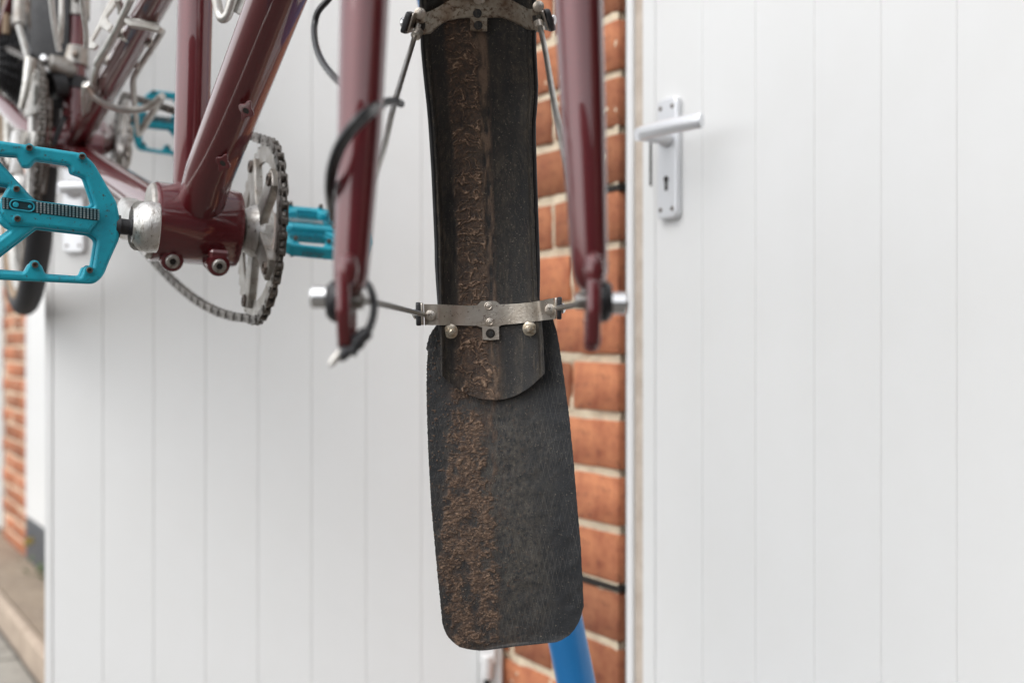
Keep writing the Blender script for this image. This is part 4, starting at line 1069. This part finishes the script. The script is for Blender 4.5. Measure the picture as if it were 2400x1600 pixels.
# ---- rubber mud flap bolted behind the guard
Lp = [(725, 1010), (745, 1003), (760, 992), (775, 984), (800, 979), (808, 983), (822, 981), (850, 980), (900, 979.5), (950, 980.5), (1050, 984), (1170, 991), (1300, 1003), (1380, 1011), (1430, 1016), (1446, 1021), (1462, 1029), (1474, 1041), (1485, 1056), (1490, 1076), (1493, 1100)]
Rp = [(725, 1268), (745, 1274), (760, 1279), (800, 1286), (850, 1293), (900, 1300), (960, 1308), (1050, 1317), (1150, 1325), (1250, 1334), (1350, 1339), (1392, 1341), (1402, 1338), (1425, 1331), (1443, 1321), (1458, 1308), (1468, 1292), (1474, 1278), (1478, 1240), (1482, 1200), (1487, 1160), (1492, 1122), (1493, 1112)]
D2P = 2400/2352
ly = np.array([p[0] for p in Lp])*D2P; lx = np.array([p[1] for p in Lp])*D2P; ry = np.array([p[0] for p in Rp])*D2P; rx = np.array([p[1] for p in Rp])*D2P
rows = np.linspace(725*D2P, 1493*D2P, 700); usf = np.linspace(-1, 1, 230)
YY, UU = np.meshgrid(rows, usf, indexing='ij')
lj = np.interp(YY, ly, lx); rj = np.interp(YY, ry, rx)
# slightly torn cut edges
tear = fbm(YY/5., YY*0+3.3, 3, 80)*1.0+fbm(YY/1.7, YY*0+9.3, 2, 81)*.6
lj = lj+tear*(.9+.8*(YY < 900)); rj = rj+fbm(YY/6., YY*0+1.3, 3, 84)*.8
PX = (lj+rj)/2+(rj-lj)/2*UU
tt = (YY-740)/(1523-740)
Yd = .8155+.004*tt-.006*np.abs(UU)**2.2*(1-.3*tt)-.010*np.sin(np.clip(tt, 0, 1)*math.pi*.9)+.004*tt**2
Yd = np.maximum(Yd, .8155-.02)
Xw = (PX-1200)/F*Yd; Zw = CAM_H+(800-YY)/F*Yd
fx = Xw*1000; fz = Zw*1000
lump = fbm(fx/1.9, fz/1.7, 4, 90); lump2 = (1-np.abs(fbm(fx/1.25+lump*1.6, fz/.95+lump*1.2, 3, 95))*2.6)*.6+.35*(1-np.abs(fbm(fx/4.2, fz/2.6, 3, 96))*3)+.3*fbm(fx/.7, fz/.6, 2, 97)
lump2 = np.clip(lump2, 0, 1)
big = fbm(fx/14, fz/18, 3, 99)
bl_ = np.interp(tt, [0, .2, .30, .40, .55, .75, 1.0], [-.62, -.70, -.70, -.74, -.84, -.93, -.98])+big*.10
br_ = np.interp(tt, [0, .2, .35, .6, .8, 1.0], [-.30, -.26, -.20, -.14, -.16, -.10])+big*.05
bandf = sstep(UU, bl_-.10, bl_+.14)*(1-sstep(UU, br_-.10, br_+.08))
top_fade = sstep(tt, .12, .42)
low_fade = sstep(tt, .62, .80)
patch = fbm(fx/6.5, fz/7.5, 4, 101)
mid = fbm(fx/2.2, fz/1.9, 3, 102)
cover = bandf*(.30+.34*top_fade-.10*low_fade)+bandf*(patch*1.05+mid*.55)
mudf = sstep(cover, .10, .55)*np.clip(.48+.60*lump2+.5*lump, 0, 1)
film = bandf*np.clip(.38+.6*patch+.3*lump, 0, .7)                       # thin brown film between the clods
cen = np.exp(-((UU-(-.10+.10*big))/.10)**2)*(1-sstep(tt, .38, .75))*np.clip(.35+1.5*fbm(fx/4, fz/16, 3, 104), 0, 1)
spots = sstep(fbm(fx/1.5, fz/1.5, 2, 110), .50, .60)*.8
mudf = np.clip(np.maximum.reduce([mudf, film, cen*.7, spots*sstep(-UU, -.9, .6)]), 0, 1)
bottomband = np.clip(sstep(tt, .90, 1.0)*.35*(1-sstep(UU, .0, .7)), 0, 1); mudf = np.maximum(mudf, bottomband*(.6+lump))
crestf = np.clip(mudf*np.clip(lump2-.35, 0, 1)*1.25, 0, 1)
dustf = np.clip(.22+1.15*np.exp(-((UU-.10)/.38)**2)*np.exp(-((tt-.55)/.32)**2)+.5*fbm(fx/9, fz/22, 4, 120)-.35*sstep(UU, .4, .9), 0, 1)
hf = sstep(mudf, .15, .95)*(.00025+lump2*.00042+lump*.00022)+mudf*mid*.0002+fbm(fx/8, fz/8, 2, 130)*.0004
Pf = np.stack([Xw, Yd-hf, Zw], -1)
fme2 = grid_me('mud_flap', Pf, M_flap, thick=np.stack([Xw*0, Xw*0+.0022, Xw*0], -1), attrs={'mud': mudf, 'crest': crestf, 'dust': dustf})
obj('mud_flap', fme2, bike)

# ---- cables by the fork
def c2(x, y, Y, sc=3.92, ox=320, oy=0): return at(ox+x/sc, oy+y/sc, Y)
tube('brake_hose', spline([c2(1830, -90, .66), c2(1760, 0, .66), c2(1668, 110, .66), c2(1636, 230, .66), c2(1636, 350, .65), c2(1662, 470, .64), c2(1720, 590, .62), c2(1800, 690, .60), c2(1900, 790, .56)], 8), .00190, M_cable, bike, 14)
z5 = lambda x, y, Y: at(720+x/3.136, y/3.136, Y)
hose = tube('brake_hose', spline([z5(690, 765, .575), z5(640, 745, .56), z5(560, 755, .50), z5(470, 800, .462), z5(370, 880, .452), z5(280, 990, .452), z5(215, 1110, .455), z5(175, 1250, .462), z5(165, 1400, .472), z5(185, 1560, .492), z5(260, 1750, .51), z5(380, 1950, .515), at(845, 640, .505)], 8), .00195, M_cable, bike, 16)
tube('brake_hose', spline([z5(560, 790, .485), z5(470, 850, .468), z5(370, 950, .462), z5(285, 1060, .461), z5(235, 1170, .463), z5(200, 1290, .468), z5(185, 1400, .478)], 8), .0010, M_cable, bike, 14)
z6 = lambda x, y, Y: at(700+x/3.5625, 460+y/3.5625, Y)
dyn = tube('dynamo_wire', spline([z6(520, 690, .505), z6(575, 735, .492), z6(612, 810, .482), z6(630, 900, .476), z6(622, 1000, .474), z6(592, 1090, .472), z6(545, 1150, .470)], 8), .00165, M_cable, bike, 14)
tube('wire_sleeve', spline([z6(598, 1085, .472), z6(560, 1140, .471), z6(500, 1200, .470), z6(430, 1310, .468)], 6), [.0018]*5+[.0030]*7+[.0034]*3+[.0026]*4, M_black, dyn, 16)
tube('wire_end', [z6(410, 1290, .467), z6(370, 1315, .466), z6(340, 1355, .465)], [.0024, .0028, .0020], M_black, dyn, 14)
tube('crimp_tip', [z6(398, 1285, .466), z6(350, 1300, .466), z6(290, 1370, .464), z6(258, 1415, .463)], [.0013, .0019, .0017, .0010], M_alu, dyn, 14)
